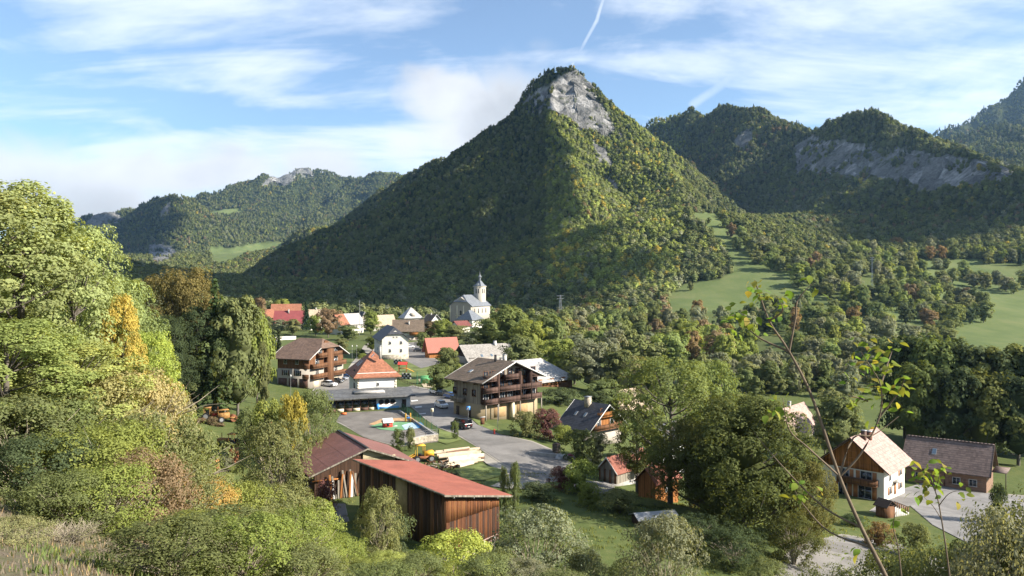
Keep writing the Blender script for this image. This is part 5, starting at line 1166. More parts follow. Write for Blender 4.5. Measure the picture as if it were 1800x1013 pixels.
    # shrubs round the yards
    S = [('willow', 487, 108, 742, 5.0, 'olive', 'large willow bush left of the barn'), ('bush', 515, 124, 700, 2.3, 'yellow', 'golden yellow bush behind the willow'), ('willow', 553, 128, 690, 4.3, 'green', 'dense green bush above the barn roof'), ('bush', 470, 132, 708, 3.4, 'lime', 'yellow-green bush left of the golden one'), ('bush', 440, 140, 722, 3.0, 'green', 'green bush at the edge of the machine field'),
         ('bush', 962, 153, 722, 3.2, 'wine', 'purple-leaved bush left of the slate chalet'), ('bush', 925, 152, 725, 3.0, 'olive', 'olive bush before the balcony chalet'), ('bush', 990, 150, 748, 2.2, 'lime', 'yellow-green bush under the purple one'), ('bush', 1018, 138, 758, 3.0, 'green', 'dark green bush before the slate chalet'), ('bush', 1052, 140, 762, 2.4, 'grey', 'grey-green bush at the slate chalet corner'),
         ('bush', 1020, 113, 812, 3.0, 'lime', 'rounded yellow-green bush at the road bend'), ('bush', 988, 115, 822, 2.0, 'wine', 'reddish bush left of the yellow-green one at the bend'), ('bush', 1035, 105, 850, 1.8, 'lime', 'low yellow shrub under the bend bush'), ('bush', 1090, 103, 862, 2.8, 'olive', 'dense bush below the plank hut'), ('bush', 945, 108, 850, 2.6, 'dark', 'low hedge bush on the lawn right of the shed'),
         ('willow', 940, 66, 895, 4.3, 'grey', 'big grey-green willow bush right of the shed'), ('willow', 1168, 62, 912, 3.4, 'grey', 'grey-green willow bush in the bottom middle'), ('willow', 805, 58, 942, 3.8, (.17, .19, .03), 'bright lime shrub before the shed'), ('willow', 668, 80, 862, 2.5, 'olive', 'olive bush at the shed\'s dark side'), ('bush', 572, 103, 846, 1.7, 'wine', 'brownish bush under the leaning planks'), ('bush', 690, 84, 900, 2.4, 'dark', 'dark bush in the shed\'s shadow'),
         ('bush', 800, 148, 742, 0.9, 'green', 'tiny bush by the roadside signs'), ('bush', 700, 140, 755, 1.3, 'green', 'small bush behind the barn ridge'), ('bush', 722, 140, 752, 1.0, 'olive', 'small bush on the playground wall'), ('bush', 905, 100, 818, .9, 'green', 'slim sapling on the gravel, right one'), ('bush', 886, 101, 824, .7, 'green', 'slim sapling on the gravel, left one'),
         ('bush', 640, 280, 622, 2.0, 'lime', 'clipped bush by the upper car park'), ('bush', 985, 200, 684, 5.0, 'dark', 'dark hedge right of the balcony chalet'), ('bush', 1045, 200, 690, 4.0, 'dark', 'dark hedge behind the slate chalet'), ('bush', 1500, 120, 905, 2.0, 'dark', 'low bush at the gabled house corner'), ('bush', 1610, 104, 925, 2.2, 'olive', 'garden bush below the entrance stair'), ('bush', 1545, 108, 920, 2.0, 'rust', 'rusty garden bush below the gabled house'), ('bush', 1755, 126, 855, 1.6, 'dark', 'conical dark shrub by the bungalow lawn'), ('willow', 1225, 92, 905, 3.4, 'dark', 'dark bush under the left maple'), ('willow', 1290, 88, 930, 3.6, 'dark', 'dark bush under the huge maple'), ('willow', 1395, 92, 905, 3.2, (.06, .07, .02), 'shady bush right under the huge maple'), ('bush', 1140, 108, 880, 2.4, 'green', 'green bush at the foot of the ash trunk'), ('willow', 1350, 80, 985, 2.6, 'olive', 'olive bush at the bottom edge under the maple'), ('willow', 1100, 72, 985, 1.8, 'olive', 'small olive bush left of the bottom middle willow')]
    for kind, px, d, top, r, tone, lab in S: plant(kind, px, tone, lab, d=d, top=top, r=r)
    # machine field weeds and left bank scrub
    g = random.Random(21)
    wood([(300, 700), (420, 700), (470, 740), (560, 760), (540, 830), (330, 830)], 30, 22, 31, 'among the weedy bushes of the machine field', 'weedy bushes of the machine field', ['olive', 'green', 'grey', 'brown', 'lime', 'wine'], (.7, 1.8), (1.0, 2.0), kind='bush', noun='bush')
    # thicket behind the near slope: (column, depth, top row, radius, colour, kind)
    B = [(30, 33, 700, 2.8, 'olive', 'willow'), (95, 36, 690, 3.0, 'green', 'willow'), (165, 40, 660, 3.2, (.16, .14, .05), 'willow'), (235, 44, 655, 3.2, (.17, .15, .06), 'willow'), (285, 50, 690, 2.6, (.17, .15, .07), 'willow'), (70, 29, 770, 2.4, 'dark', 'shrub'), (140, 30, 760, 2.6, 'lime', 'shrub'), (200, 33, 750, 2.7, 'lime', 'shrub'), (262, 36, 730, 2.7, 'olive', 'shrub'), (315, 42, 775, 2.5, 'fresh', 'willow'),
         (180, 26, 820, 1.9, 'lime', 'shrub'), (250, 29, 800, 2.2, 'brown', 'shrub'), (310, 32, 820, 2.2, 'olive', 'shrub'), (110, 25, 830, 1.7, 'green', 'shrub'), (345, 35, 850, 2.2, (.2, .14, .03), 'shrub'), (395, 40, 850, 2.4, 'lime', 'shrub'), (375, 60, 835, 2.6, 'olive', 'willow'), (440, 58, 855, 2.7, 'olive', 'willow'), (500, 62, 858, 3.2, 'olive', 'willow'), (545, 66, 880, 2.8, 'lime', 'willow'),
         (440, 40, 890, 2.4, 'olive', 'shrub'), (490, 42, 905, 2.4, 'grey', 'shrub'), (540, 46, 930, 2.4, 'lime', 'shrub'), (590, 50, 945, 2.5, 'lime', 'willow'), (640, 54, 968, 2.3, 'olive', 'willow'), (700, 56, 975, 2.3, 'olive', 'willow'), (470, 34, 945, 1.8, 'lime', 'shrub'), (410, 31, 930, 1.7, 'green', 'shrub'), (530, 38, 965, 1.9, 'lime', 'shrub'), (350, 28, 915, 1.5, 'green', 'shrub'), (590, 42, 985, 1.8, 'olive', 'shrub'), (870, 60, 965, 2.2, 'olive', 'willow'), (1030, 66, 968, 2.0, 'grey', 'shrub')]
    sn = {}
    for px, d, top, r, tone, kind in sorted(B):
        w = TONE_WORD.get(tone, 'straw-coloured') if isinstance(tone, str) else 'straw-coloured'; q = sn.get(w, 0); sn[w] = q+1
        plant(kind, px, tone, '%s %s shrub from the left in the thicket on the near bank' % (nth(q), w), d=d, top=top, r=r, group='shrubs of the near bank')
    sn = {}
    for px, py, tone in ((345, 985, 'lime'), (400, 1000, 'olive'), (455, 985, (.2, .15, .035)), (510, 1010, 'lime'), (570, 1000, 'olive'), (620, 1025, 'lime'), (680, 1015, (.17, .18, .04)), (740, 1030, 'olive'), (800, 1035, 'lime'), (860, 1040, 'olive'), (920, 1045, 'grey'), (300, 1020, 'green'), (430, 1035, 'lime'), (540, 1045, 'olive'), (660, 1050, 'green'), (980, 1050, 'olive')):
        w = TONE_WORD.get(tone, 'golden') if isinstance(tone, str) else 'golden'; q = sn.get(w, 0); sn[w] = q+1
        plant('shrub' if q % 2 else 'willow', px, tone, '%s %s shrub from the left along the bottom edge of the near slope' % (nth(q), w), base=py, H=g.uniform(1.3, 2.0) if px < 520 else g.uniform(.7, 1.1), r=g.uniform(1.2, 1.8) if px < 520 else g.uniform(.9, 1.3), group='shrubs along the bottom edge')
    sn = 0
    for px, py in ((60, 905), (150, 890), (255, 905), (330, 935), (215, 945), (400, 965), (470, 1000), (120, 960), (300, 1000), (20, 960), (540, 1010)):
        plant(('shrub', 'scrub', 'shrub')[sn % 3], px, (.15, .14, .06) if sn % 2 else (.07, .10, .03), '%s low bramble shrub from the left on the near grassy slope' % nth(sn), base=py, H=g.uniform(.35, .7), r=g.uniform(.7, 1.3), group='brambles of the near slope'); sn += 1
build_trees()

# ------------------------------------------------------------------ roads, yards, paving
def asphalt(name, col, var=.2):
    t = MT(name); v = t.pos(); n = t.noise(.22, 7, .7, v, .8); n2 = t.noise(9, 4, .7, v)
    pt = t.n('ShaderNodeTexVoronoi', {'Vector': v, 'Scale': .12}); pv = t.n('ShaderNodeSeparateColor', {0: pt.outputs['Color']}).outputs[0]
    f = t.math('MULTIPLY', t.math('MULTIPLY', t.rng(n, .3, .7, 1-var*1.4, 1+var*1.4), t.rng(pv, 0, 1, .86, 1.1)), t.rng(n2, .3, .7, .88, 1.12))
    c = t.n('ShaderNodeVectorMath', {0: col, 'Scale': f}, operation='SCALE').outputs[0]
    t.bsdf(c, .9, normal=t.bump(n2, .2, .02), spec=.2); return t.m
ASPH = asphalt('asphalt', (.175, .163, .15)); GRAVEL = asphalt('gravel', (.27, .245, .205), .25); YARD = asphalt('yard_asphalt', (.165, .148, .13)); SAND = asphalt('sand', (.40, .33, .22)); LINE = simple('road_paint', (.62, .61, .58), .8, .15)
PG_GREEN = simple('ground_green', (.13, .27, .13), .85, .2, .8); PG_BLUE = simple('ground_blue', (.03, .17, .36), .8, .15); PG_PALE = simple('ground_paleblue', (.36, .48, .55), .85, .25, .6); PG_OR = simple('ground_orange', (.42, .26, .13), .85, .2)
LAWN = asphalt('lawn', (.125, .15, .045), .35)
def sheet(name, poly, mat, lift, label, step=3.0, xyz=False, dmin=70.0):
    """flat sheet laid on the ground over a photograph outline"""
    pts = [(ground_hit(x, y, dmin) if not xyz else Vector((x, y, 0))) for x, y in poly]
    bm = bmesh.new(); f = bm.faces.new([bm.verts.new((p.x, p.y, 0)) for p in pts]); bmesh.ops.triangulate(bm, faces=[f])
    for _ in range(7):
        ed = [e for e in bm.edges if e.calc_length() > step]
        if not ed: break
        bmesh.ops.subdivide_edges(bm, edges=ed, cuts=1); bmesh.ops.triangulate(bm, faces=[q for q in bm.faces if len(q.verts) > 3])
    bm.verts.ensure_lookup_table(); xy = np.array([v.co[:] for v in bm.verts]); z = height(xy[:, 0], xy[:, 1])
    for v, q in zip(bm.verts, z): v.co.z = q+lift
    me = bpy.data.meshes.new(name); bm.normal_update(); bm.to_mesh(me); bm.free(); me.materials.append(mat)
    if sum(p.normal.z for p in me.polygons) < 0: me.flip_normals()
    return link(name, me, kind='structure', label=label)
def with_verge(name, poly, mat, lift, label, out=3.2):
    c = (sum(p[0] for p in poly)/len(poly), sum(p[1] for p in poly)/len(poly)); q = []; n = len(poly); ar = sum(poly[i][0]*poly[(i+1) % n][1]-poly[(i+1) % n][0]*poly[i][1] for i in range(n))
    for i in range(n):
        a, b = poly[i-1], poly[(i+1) % n]; tx, ty = b[0]-a[0], b[1]-a[1]; l = math.hypot(tx, ty) or 1; s = 1 if ar > 0 else -1
        w = out*random.uniform(.3, 1.3); q.append((poly[i][0]+s*ty/l*w, poly[i][1]-s*tx/l*w*.45))
    sheet('verge', q, GRAVEL, lift-.035, 'worn gravel edge of the '+label.split(' ')[-1]); return sheet(name, poly, mat, lift, label)
with_verge('road', [(690, 690), (725, 680), (765, 688), (803, 708), (812, 724), (838, 748), (880, 766), (935, 778), (985, 800), (1012, 826), (1000, 844), (960, 848), (925, 838), (880, 815), (845, 790), (800, 762), (770, 752), (748, 735), (715, 708)], ASPH, .09, 'grey asphalt village road')
sheet('gravel_verge', [(852, 800), (882, 818), (925, 840), (960, 850), (950, 862), (900, 862), (862, 856), (890, 846), (882, 832), (856, 818), (842, 806)], GRAVEL, .12, 'pale gravel strip beside the road')
with_verge('car_park', [(545, 694), (560, 676), (598, 662), (626, 660), (640, 690), (600, 706)], ASPH, .09, 'dark asphalt car park by the left chalet')
sheet('lane', [(612, 648), (640, 608), (668, 592), (690, 590), (662, 612), (644, 640), (660, 655)], GRAVEL, .07, 'pale lane up to the village')
with_verge('square', [(700, 628), (715, 604), (742, 602), (752, 622), (775, 640), (740, 648)], ASPH, .08, 'small asphalt square below the white house')
with_verge('school_yard', [(592, 742), (600, 728), (704, 722), (735, 745), (770, 766), (768, 778), (700, 786), (640, 770)], YARD, .09, 'asphalt school yard')
sheet('painted_ground', [(648, 748), (672, 738), (716, 736), (728, 742), (700, 746), (690, 752)], PG_OR, .13, 'orange painted playground surface')
sheet('painted_ground', [(652, 752), (668, 746), (705, 744), (728, 744), (735, 754), (700, 760), (668, 758)], PG_GREEN, .16, 'green painted playground surface')
sheet('painted_ground', [(706, 750), (725, 745), (735, 756), (712, 758)], PG_PALE, .19, 'pale blue painted playground surface')
sheet('painted_ground', [(727, 744), (740, 745), (746, 752), (735, 756)], PG_BLUE, .19, 'dark blue painted playground surface')
sheet('lawn', [(836, 738), (870, 752), (905, 768), (880, 766), (842, 750), (822, 732)], LAWN, .13, 'bright lawn strip before the balcony chalet')
sheet('lawn', [(772, 756), (800, 764), (812, 776), (785, 784), (770, 778)], LAWN, .13, 'small bright lawn at the yard wall')
sheet('lawn', [(800, 828), (845, 818), (880, 828), (884, 838), (850, 848), (815, 846)], LAWN, .13, 'grass patch before the log pile')
with_verge('driveway', [(1588, 862), (1640, 846), (1700, 866), (1800, 874), (1830, 900), (1790, 935), (1700, 955), (1640, 925), (1600, 890), (1560, 905), (1530, 900)], asphalt('driveway_asphalt', (.20, .19, .18)), .09, 'pale asphalt forecourt of the gabled house')
with_verge('driveway', [(1375, 985), (1400, 962), (1480, 942), (1570, 955), (1660, 990), (1700, 1030), (1640, 1100), (1380, 1060), (1365, 1015)], ASPH, .10, 'asphalt lane in the bottom right')
with_verge('track', [(462, 900), (555, 888), (606, 890), (612, 918), (560, 926), (470, 915)], asphalt('track_asphalt', (.17, .16, .155)), .09, 'grey track left of the shed')
sheet('field_path', [(284, 690), (292, 690), (312, 742), (298, 742)], GRAVEL, .10, 'narrow pale path at the foot of the left bank')
sheet('lane', [(1012, 846), (1060, 850), (1085, 852), (1070, 868), (1040, 872), (1000, 856)], asphalt('lane_asphalt', (.19, .18, .17)), .11, 'small lane to the plank hut')
for k, (x, y) in enumerate(((735, 717), (728, 706), (742, 729))):
    sheet('road_marking', [(x-6, y), (x+6, y-1.5), (x+7, y), (x-5, y+1.6)], LINE, .13, 'white parking line on the village road', 1.0)

# ------------------------------------------------------------------ vehicles
def wheel(parent, x, y, r=.32, w=.2):
    n = 14; V = []
    for yy in (-w/2, w/2): V += [(x+r*math.cos(i/n*6.283), y+yy, r+r*math.sin(i/n*6.283)) for i in range(n)]
    t = pyo('wheel', V, [list(range(n))[::-1], [n+i for i in range(n)]]+[[i, (i+1) % n, n+(i+1) % n, n+i] for i in range(n)], BLACKM, parent)
    s = 1 if y > 0 else -1; V = [(x+r*.62*math.cos(i/n*6.283), y+s*(w/2+.01), r+r*.62*math.sin(i/n*6.283)) for i in range(n)]
    pyo('rim', V, [list(range(n)) if s > 0 else list(range(n))[::-1]], METAL, t)
def prism(name, prof, w0, w1, mat, parent, zt=None):
    """side outline (x, z) given width w0 at its lowest and w1 at its highest points"""
    zs = [p[1] for p in prof]; lo, hi = min(zs), max(zs); n = len(prof); V = []
    for s in (-1, 1): V += [(x, s*(w0+(w1-w0)*(z-lo)/(hi-lo))/2, z) for x, z in prof]
    me_f = [list(range(n)), [n+i for i in range(n)][::-1]]+[[(i+1) % n, i, n+i, n+(i+1) % n] for i in range(n)]
    o = pyo(name, V, me_f, mat, parent); b = o.modifiers.new('bevel', 'BEVEL'); b.width = .05; b.segments = 2; b.limit_method = 'ANGLE'; return o
PAINTS = {'white': paint('car_white', (.72, .73, .74)), 'black': paint('car_black', (.012, .013, .015)), 'blue': paint('car_blue', (.03, .09, .25)), 'dark': paint('car_darkgrey', (.035, .04, .045)), 'silver': paint('car_silver', (.42, .44, .46)), 'grey': paint('car_grey', (.16, .17, .19))}
def car(px, py, head, col, label, kind='hatch', group=None):
    p = ground_hit(px, py, 70); e = empty('parked_car' if kind != 'van' else 'parked_van', p+Vector((0, 0, .10)), R(head), label=label, cat='car' if kind != 'van' else 'van', group=group)
    m = PAINTS[col]
    if kind == 'van':
        body = [(-2.5, .3), (2.3, .3), (2.5, .5), (2.5, .95), (1.75, 1.15), (-2.5, 1.15)]; cab = [(-2.48, 1.12), (1.75, 1.12), (1.05, 1.9), (.7, 1.98), (-2.42, 1.98)]; W, Wt = 1.9, 1.65; wx = 1.6
    elif kind == 'suv':
        body = [(-2.1, .3), (2.05, .3), (2.15, .55), (2.1, .95), (1.1, 1.08), (-2.1, 1.08), (-2.15, .6)]; cab = [(-2.05, 1.05), (1.1, 1.05), (.35, 1.6), (-.2, 1.67), (-1.6, 1.62)]; W, Wt = 1.82, 1.4; wx = 1.35
    else:
        body = [(-2.0, .26), (1.95, .26), (2.05, .5), (1.98, .8), (1.05, .95), (-1.9, .98), (-2.05, .6)]; cab = [(-1.85, .94), (1.08, .94), (.25, 1.42), (-.3, 1.48), (-1.35, 1.42)]; W, Wt = 1.75, 1.3; wx = 1.3
    prism('body', body, W*.98, W, m, e); c = prism('cabin_glass', cab, W*.94, Wt, CARGL, e)
    zt = max(z for _, z in cab); xs = [x for x, z in cab if z > zt-.09]
    bx('roof_panel', (min(xs)-.02, -Wt/2-.01, zt-.05), (max(xs)+.05, Wt/2+.01, zt+.02), m, e)
    if kind == 'van': bx('side_panel', (-2.44, -W*.48, 1.14), (.2, W*.48, 1.35), m, e)
    for x in (-wx, wx):
        for y in (-W/2+.08, W/2-.08): wheel(e, x, y, .33 if kind != 'van' else .36)
    xf = max(x for x, _ in body); xr = min(x for x, _ in body)
    for y in (-.62, .62):
        bx('headlight', (xf-.12, y-.17, .62), (xf-.0, y+.17, .78), TRIM, e); bx('tail_light', (xr-.02, y-.1, .7), (xr+.08, y+.1, .95), RED, e)
    bx('number_plate', (xf-.01, -.26, .40), (xf+.03, .26, .51), TRIM, e); bx('number_plate', (xr-.06, -.26, .5), (xr+.02, .26, .61), TRIM, e)
    for y in (-1, 1): bx('mirror', (.85, y*W/2-.02 if y > 0 else -W/2-.16, 1.0), (.98, y*W/2+.16 if y > 0 else -W/2+.02, 1.12), m, e)
car(776, 718, -62, 'white', 'small white hatchback standing alone on the village road', 'suv'); car(811, 754, 128, 'black', 'black van driving up the village road', 'van')
car(766, 693, -50, 'white', 'white car parked under the tree beside the balcony chalet', 'hatch'); car(779, 697, -50, 'dark', 'dark car between the white and the blue one', 'hatch'); car(793, 701, -45, 'blue', 'blue car parked at the balcony chalet', 'hatch')
car(579, 681, -25, 'white', 'white car at the end of the row by the left chalet', 'suv'); car(592, 674, -25, 'dark', 'dark car second in the row by the left chalet', 'hatch'); car(600, 669, -25, 'grey', 'grey car third in the row by the left chalet', 'hatch'); car(607, 664, -25, 'blue', 'dark blue car last in the row by the left chalet', 'hatch')
car(720, 613, 15, 'white', 'white car on the square below the white house', 'hatch'); car(735, 619, 15, 'black', 'black car on the square before the red hut', 'hatch'); car(744, 607, 15, 'silver', 'silver car behind the red hut', 'hatch')

# ------------------------------------------------------------------ signs, poles, fences
def cyl(name, a, b, r, mat, parent=None, n=8, r2=None, **k):
    V, Q = tube([a, b], [r, r2 if r2 is not None else r], n)
    me = bpy.data.meshes.new(name); me.from_pydata([tuple(v) for v in V], [], [list(map(int, q)) for q in Q]+[list(range(n))[::-1], [n+i for i in range(n)]]); me.materials.append(mat); me.update()
    return link(name, me, parent, **k)
def at(px, py, dmin=70): p = ground_hit(px, py, dmin); return p
def sign_post(px, py, name, label, h=2.6, turn=0.0, cat='sign'):
    e = empty(name, at(px, py), R(turn), label=label, cat=cat); cyl('post', (0, 0, -.3), (0, 0, h), .045, METAL, e); return e
e = sign_post(823, 741, 'crossing_sign', 'blue pedestrian crossing sign on a grey post', 3.1)
b_ = bx('panel', (-.42, -.04, 2.35), (.42, -.005, 3.15), BLUE, e)
pyo('white_triangle', [(-.30, -.047, 2.48), (.30, -.047, 2.48), (0, -.047, 3.03)], [[0, 1, 2]], TRIM, b_)
boxes('walking_figure', [((-.04, -.054, 2.68), (.05, -.05, 2.84)), ((-.03, -.054, 2.86), (.04, -.05, 2.92))], BLACKM, b_); pyo('walking_legs', [(-.03, -.054, 2.69), (.04, -.054, 2.69), (.12, -.054, 2.51), (.07, -.054, 2.51), (0, -.054, 2.63), (-.09, -.054, 2.51), (-.13, -.054, 2.51)], [list(range(7))], BLACKM, b_)
e = sign_post(759.5, 740, 'notice_sign', 'small pale sign on a post by the school fence', 2.4); bx('panel', (-.3, -.05, 1.7), (.3, -.01, 2.5), simple('sign_cream', (.62, .58, .42), .6, .1), e); bx('picture', (-.14, -.056, 1.85), (.12, -.051, 2.3), simple('sign_brown', (.2, .13, .06), .7, .2), e)
e = sign_post(848, 756, 'information_board', 'brown information board on the lawn strip', 2.4, 30); bx('board', (-.45, -.05, 1.0), (.45, -.01, 2.4), WOODB, e); bx('roof', (-.55, -.2, 2.42), (.55, .15, 2.5), TRIM, e)
e = sign_post(875, 762, 'lamp_post', 'plain grey pole before the balcony chalet garage', 5.2, 0, 'lamp post'); bx('lamp_head', (-.1, -.5, 5.1), (.1, .1, 5.22), METAL, e)
e = empty('fire_hydrant', at(869, 765), 0, label='small red hydrant beside the grey pole', cat='hydrant'); cyl('body', (0, 0, 0), (0, 0, .9), .16, RED, e); cyl('cap', (0, 0, .901), (0, 0, 1.05), .19, RED, e, r2=.08)
for px, py, h, lab in ((511, 700, 5.5, 'lamp post with round head before the left chalet'), (619, 640, 6, 'lamp post on the grass right of the left chalet'), (627, 636, 5.5, 'second lamp post by the lane')):
    e = sign_post(px, py, 'lamp_post', lab, h, 0, 'lamp post'); cyl('lamp_head', (0, 0, h), (0, 0, h+.45), .22, TRIM, e, r2=.12)
def fence(name, pts, label, h=1.5, gap=2.0, mat=GREEN, rails=5, cat='fence'):
    q = [at(*p) for p in pts]; e = empty(name, q[0], 0, label=label, cat=cat); o = q[0]
    for a, b in zip(q[:-1], q[1:]):
        n = max(1, int((b-a).length/gap)); v = b-a
        for i in range(n+1):
            p = a+v*i/n-o; cyl('post', (p.x, p.y, p.z-.3), (p.x, p.y, p.z+h), .05, mat, e, 5)
        for k in range(rails):
            z = .12+(h-.18)*k/(rails-1); cyl('rail', tuple(a-o+Vector((0, 0, z))), tuple(b-o+Vector((0, 0, z))), .022, mat, e, 4)
fence('school_fence', [(706, 722), (728, 738), (750, 754), (768, 766)], 'green metal fence between school yard and road', 1.7, 2.2, GREEN, 9)
fence('school_fence', [(768, 768), (748, 770), (735, 772)], 'dark metal fence on the low yard wall', 1.3, 2.0, METAL, 4)
fence('wooden_fence', [(700, 667), (716, 676), (735, 684), (752, 686)], 'brown wooden fence along the playground lawn', 1.0, 2.4, BROWNP, 2)
def wall_run(name, pts, label, h, t, mat):
    q = [at(*p) for p in pts]; o = q[0]; e = empty(name, o, 0, label=label, cat='wall')
    for a, b in zip(q[:-1], q[1:]):
        v = (b-a); d = Vector((-v.y, v.x, 0)).normalized()*t/2; a, b = a-o, b-o
        V = [a-d, b-d, b+d, a+d]; V = [(p.x, p.y, p.z-.5) for p in V]+[(p.x, p.y, p.z+h) for p in V]
        pyo('wall_section', V, [[0, 3, 2, 1], [4, 5, 6, 7], [0, 1, 5, 4], [1, 2, 6, 5], [2, 3, 7, 6], [3, 0, 4, 7]], mat, e)
        pyo('coping', [(p[0]*1.0, p[1], h+ (a.z if i in (0, 3) else b.z)+.005) for i, p in enumerate(V[:4])]+[(p[0], p[1], h+(a.z if i in (0, 3) else b.z)+.1) for i, p in enumerate(V[:4])], [[0, 3, 2, 1], [4, 5, 6, 7], [0, 1, 5, 4], [1, 2, 6, 5], [2, 3, 7, 6], [3, 0, 4, 7]], CONC, e)
wall_run('yard_wall', [(718, 784), (745, 780), (770, 776)], 'low pale rubble wall at the lower end of the school yard', 1.2, .4, STONE)
wall_run('yard_wall', [(702, 726), (725, 742), (748, 758), (769, 772)], 'long concrete retaining wall under the green fence', .45, .3, CONC)
wall_run('garden_wall', [(480, 600), (500, 598), (520, 597)], 'white garden wall beside the two cypresses', 1.6, .3, WHITE)
wall_run('garden_wall', [(930, 800), (975, 806), (1040, 815)], 'low stone kerb wall by the road bend', .5, .4, CONC)

# ------------------------------------------------------------------ playground and yard things
e = empty('playhouse', at(681, 752), R(25), label='little red playhouse with white roof in the school yard', cat='playhouse')
bx('wall', (-.9, -.6, 0), (.9, .6, 1.2), RED, e); slab('roof', [[(-1.05, -.85, 1.15), (1.05, -.85, 1.15), (1.05, 0, 1.9), (-1.05, 0, 1.9)], [(-1.05, 0, 1.9), (1.05, 0, 1.9), (1.05, .85, 1.15), (-1.05, .85, 1.15)]], .08, TRIM, e)
w_ = bx('window', (-.25, -.65, .45), (.25, -.6, .95), BLACKM, e); bx('slide', (.95, -.3, .0), (2.0, .3, .25), TRIM, e)
e = empty('slide_tower', at(717, 743), R(20), label='yellow climbing toy with slide in the school yard', cat='playground toy')
for x in (-.5, .5): bx('side_panel', (x-.06, -.4, 0), (x+.06, .4, 1.9), YELLOWP, e)
bx('platform', (-.435, -.4, .9), (.435, .4, 1.0), BLUE, e); slab('slide', [[(.57, -.3, 1.0), (2.0, -.3, .1), (2.0, .3, .1), (.57, .3, 1.0)]], .08, YELLOWP, e)
e = empty('climbing_frame', at(708, 655), 0, label='orange wooden climbing frame on the playground lawn', cat='climbing frame')
for x in (-1.2, 1.2):
    for y in (-.8, .8): cyl('post', (x, y, 0), (x, y, 2.6), .1, WOODO, e, 6)
bx('platform', (-1.3, -.9, 1.2), (1.3, .9, 1.35), WOODO, e); slab('roof', [[(-1.5, -1.1, 2.5), (1.5, -1.1, 2.5), (1.5, 0, 3.3), (-1.5, 0, 3.3)], [(-1.5, 0, 3.3), (1.5, 0, 3.3), (1.5, 1.1, 2.5), (-1.5, 1.1, 2.5)]], .1, RED, e); slab('slide', [[(1.3, -.4, 1.3), (3.6, -.4, .2), (3.6, .4, .2), (1.3, .4, 1.3)]], .1, YELLOWP, e)
sheet('sand_pit', [(735, 668), (752, 664), (770, 668), (765, 682), (745, 682)], SAND, .1, 'sandy play court by the green goal'); sheet('lawn', [(694, 664), (690, 650), (720, 636), (752, 640), (772, 655), (750, 663), (730, 676)], LAWN, .07, 'bright playground lawn')
e = empty('ball_cage', at(733, 676), R(20), label='green goal frame with netting on the play court', cat='goal')
for x in (0, 5): cyl('post', (x, 0, 0), (x, 0, 3.6), .09, GREEN, e, 6)
for z in np.linspace(.4, 3.5, 8): cyl('bar', (0, 0, z), (5, 0, z), .03, GREEN, e, 4)
bx('green_panel', (1.0, .08, .1), (4.6, .14, 2.4), simple('panel_green', (.10, .30, .12), .8, .2), e)
for k, (px, py, n) in enumerate(((692, 642, 3), (706, 668, 3))):
    e = empty('chess_panel', at(px, py), R(-30), label=('upper' if k == 0 else 'lower')+' black and white chequered play panel on the lawn', cat='play panel')
    for i in range(5):
        for j in range(n): bx('square', (i*.7, -.03, .2+j*.6), (i*.7+.69, .03, .79+j*.6), (TRIM, BLACKM)[(i+j) % 2], e)
# bits before the school and in the barn yard
e = empty('toy_cart', at(604, 731), 0, label='small orange toy cart at the school front', cat='toy'); bx('tray', (-.6, -.3, .25), (.6, .3, .6), simple('toy_orange', (.6, .13, .03), .5, .1), e)
for x in (-.4, .4): wheel(e, x, -.3, .16, .1)
e = empty('plastic_tub', at(545, 873), R(20), label='pinkish red tub lying under the bush left of the barn', cat='tub'); bx('side', (-1.1, -.7, 0), (1.1, .7, .9), simple('tub_red', (.36, .12, .085), .7, .25), e); bx('rim', (-1.2, -.8, .9), (1.2, .8, 1.0), simple('tub_rim', (.5, .3, .25), .7, .2), e)

# log pile
def log_pile():
    o = at(812, 826); e = empty('log_pile', o, 0, label='pile of peeled pale logs beside the road', cat='log pile'); g = random.Random(2)
    lms = [simple('peeled_log_%s' % q, c, .8, .25, 1.2) for q, c in (('pale', (.46, .37, .26)), ('cream', (.52, .44, .33)), ('tan', (.33, .22, .13)), ('bark', (.17, .10, .06)))]; le = simple('log_end', (.5, .36, .2), .85, .2)
    a0 = at(795, 826)-o; b0 = at(848, 818)-o; a1 = at(768, 796)-o; b1 = at(838, 790)-o
    n = 15
    for layer, (m, zo) in enumerate(((15, .28), (13, .66))):
        for i in range(m):
            f = (i+.5*layer+.1)/n; a = a0.lerp(a1, f)+Vector((g.uniform(-1.3, 1.2), g.uniform(-.25, .25), 0)); b = b0.lerp(b1, f)+Vector((g.uniform(-1.6, .6), g.uniform(-.45, .45), 0)); r = g.uniform(.2, .31)
            zz = zo-.5*abs(f-.5)*layer+g.uniform(-.08, .1)
            cyl('log', (a.x, a.y, a.z+zz), (b.x, b.y, b.z+zz+g.uniform(-.03, .03)), r, lms[g.choice((0, 0, 1, 1, 2, 3))], e, 9, r2=r*.86)
    h = empty('firewood_heap', at(775, 838), 0, label='dark heap of split firewood and bark left of the log pile', cat='firewood'); wm = (WOODD, WOODB, WOODG)
    p1 = at(758, 832)-h.location
    for k in range(90):
        x, y = g.uniform(-4, 2.2), g.uniform(-1.5, 7); z = max(0, 1.3-.25*abs(x+.5)-.12*abs(y-3))*g.random(); an = g.uniform(0, 6.28); l = g.uniform(.4, .9)
        cyl('firewood_piece', (x, y, z+.1), (x+l*math.cos(an), y+l*math.sin(an), z+g.uniform(.05, .45)), g.uniform(.07, .15), wm[k % 3], h, 5)
log_pile()
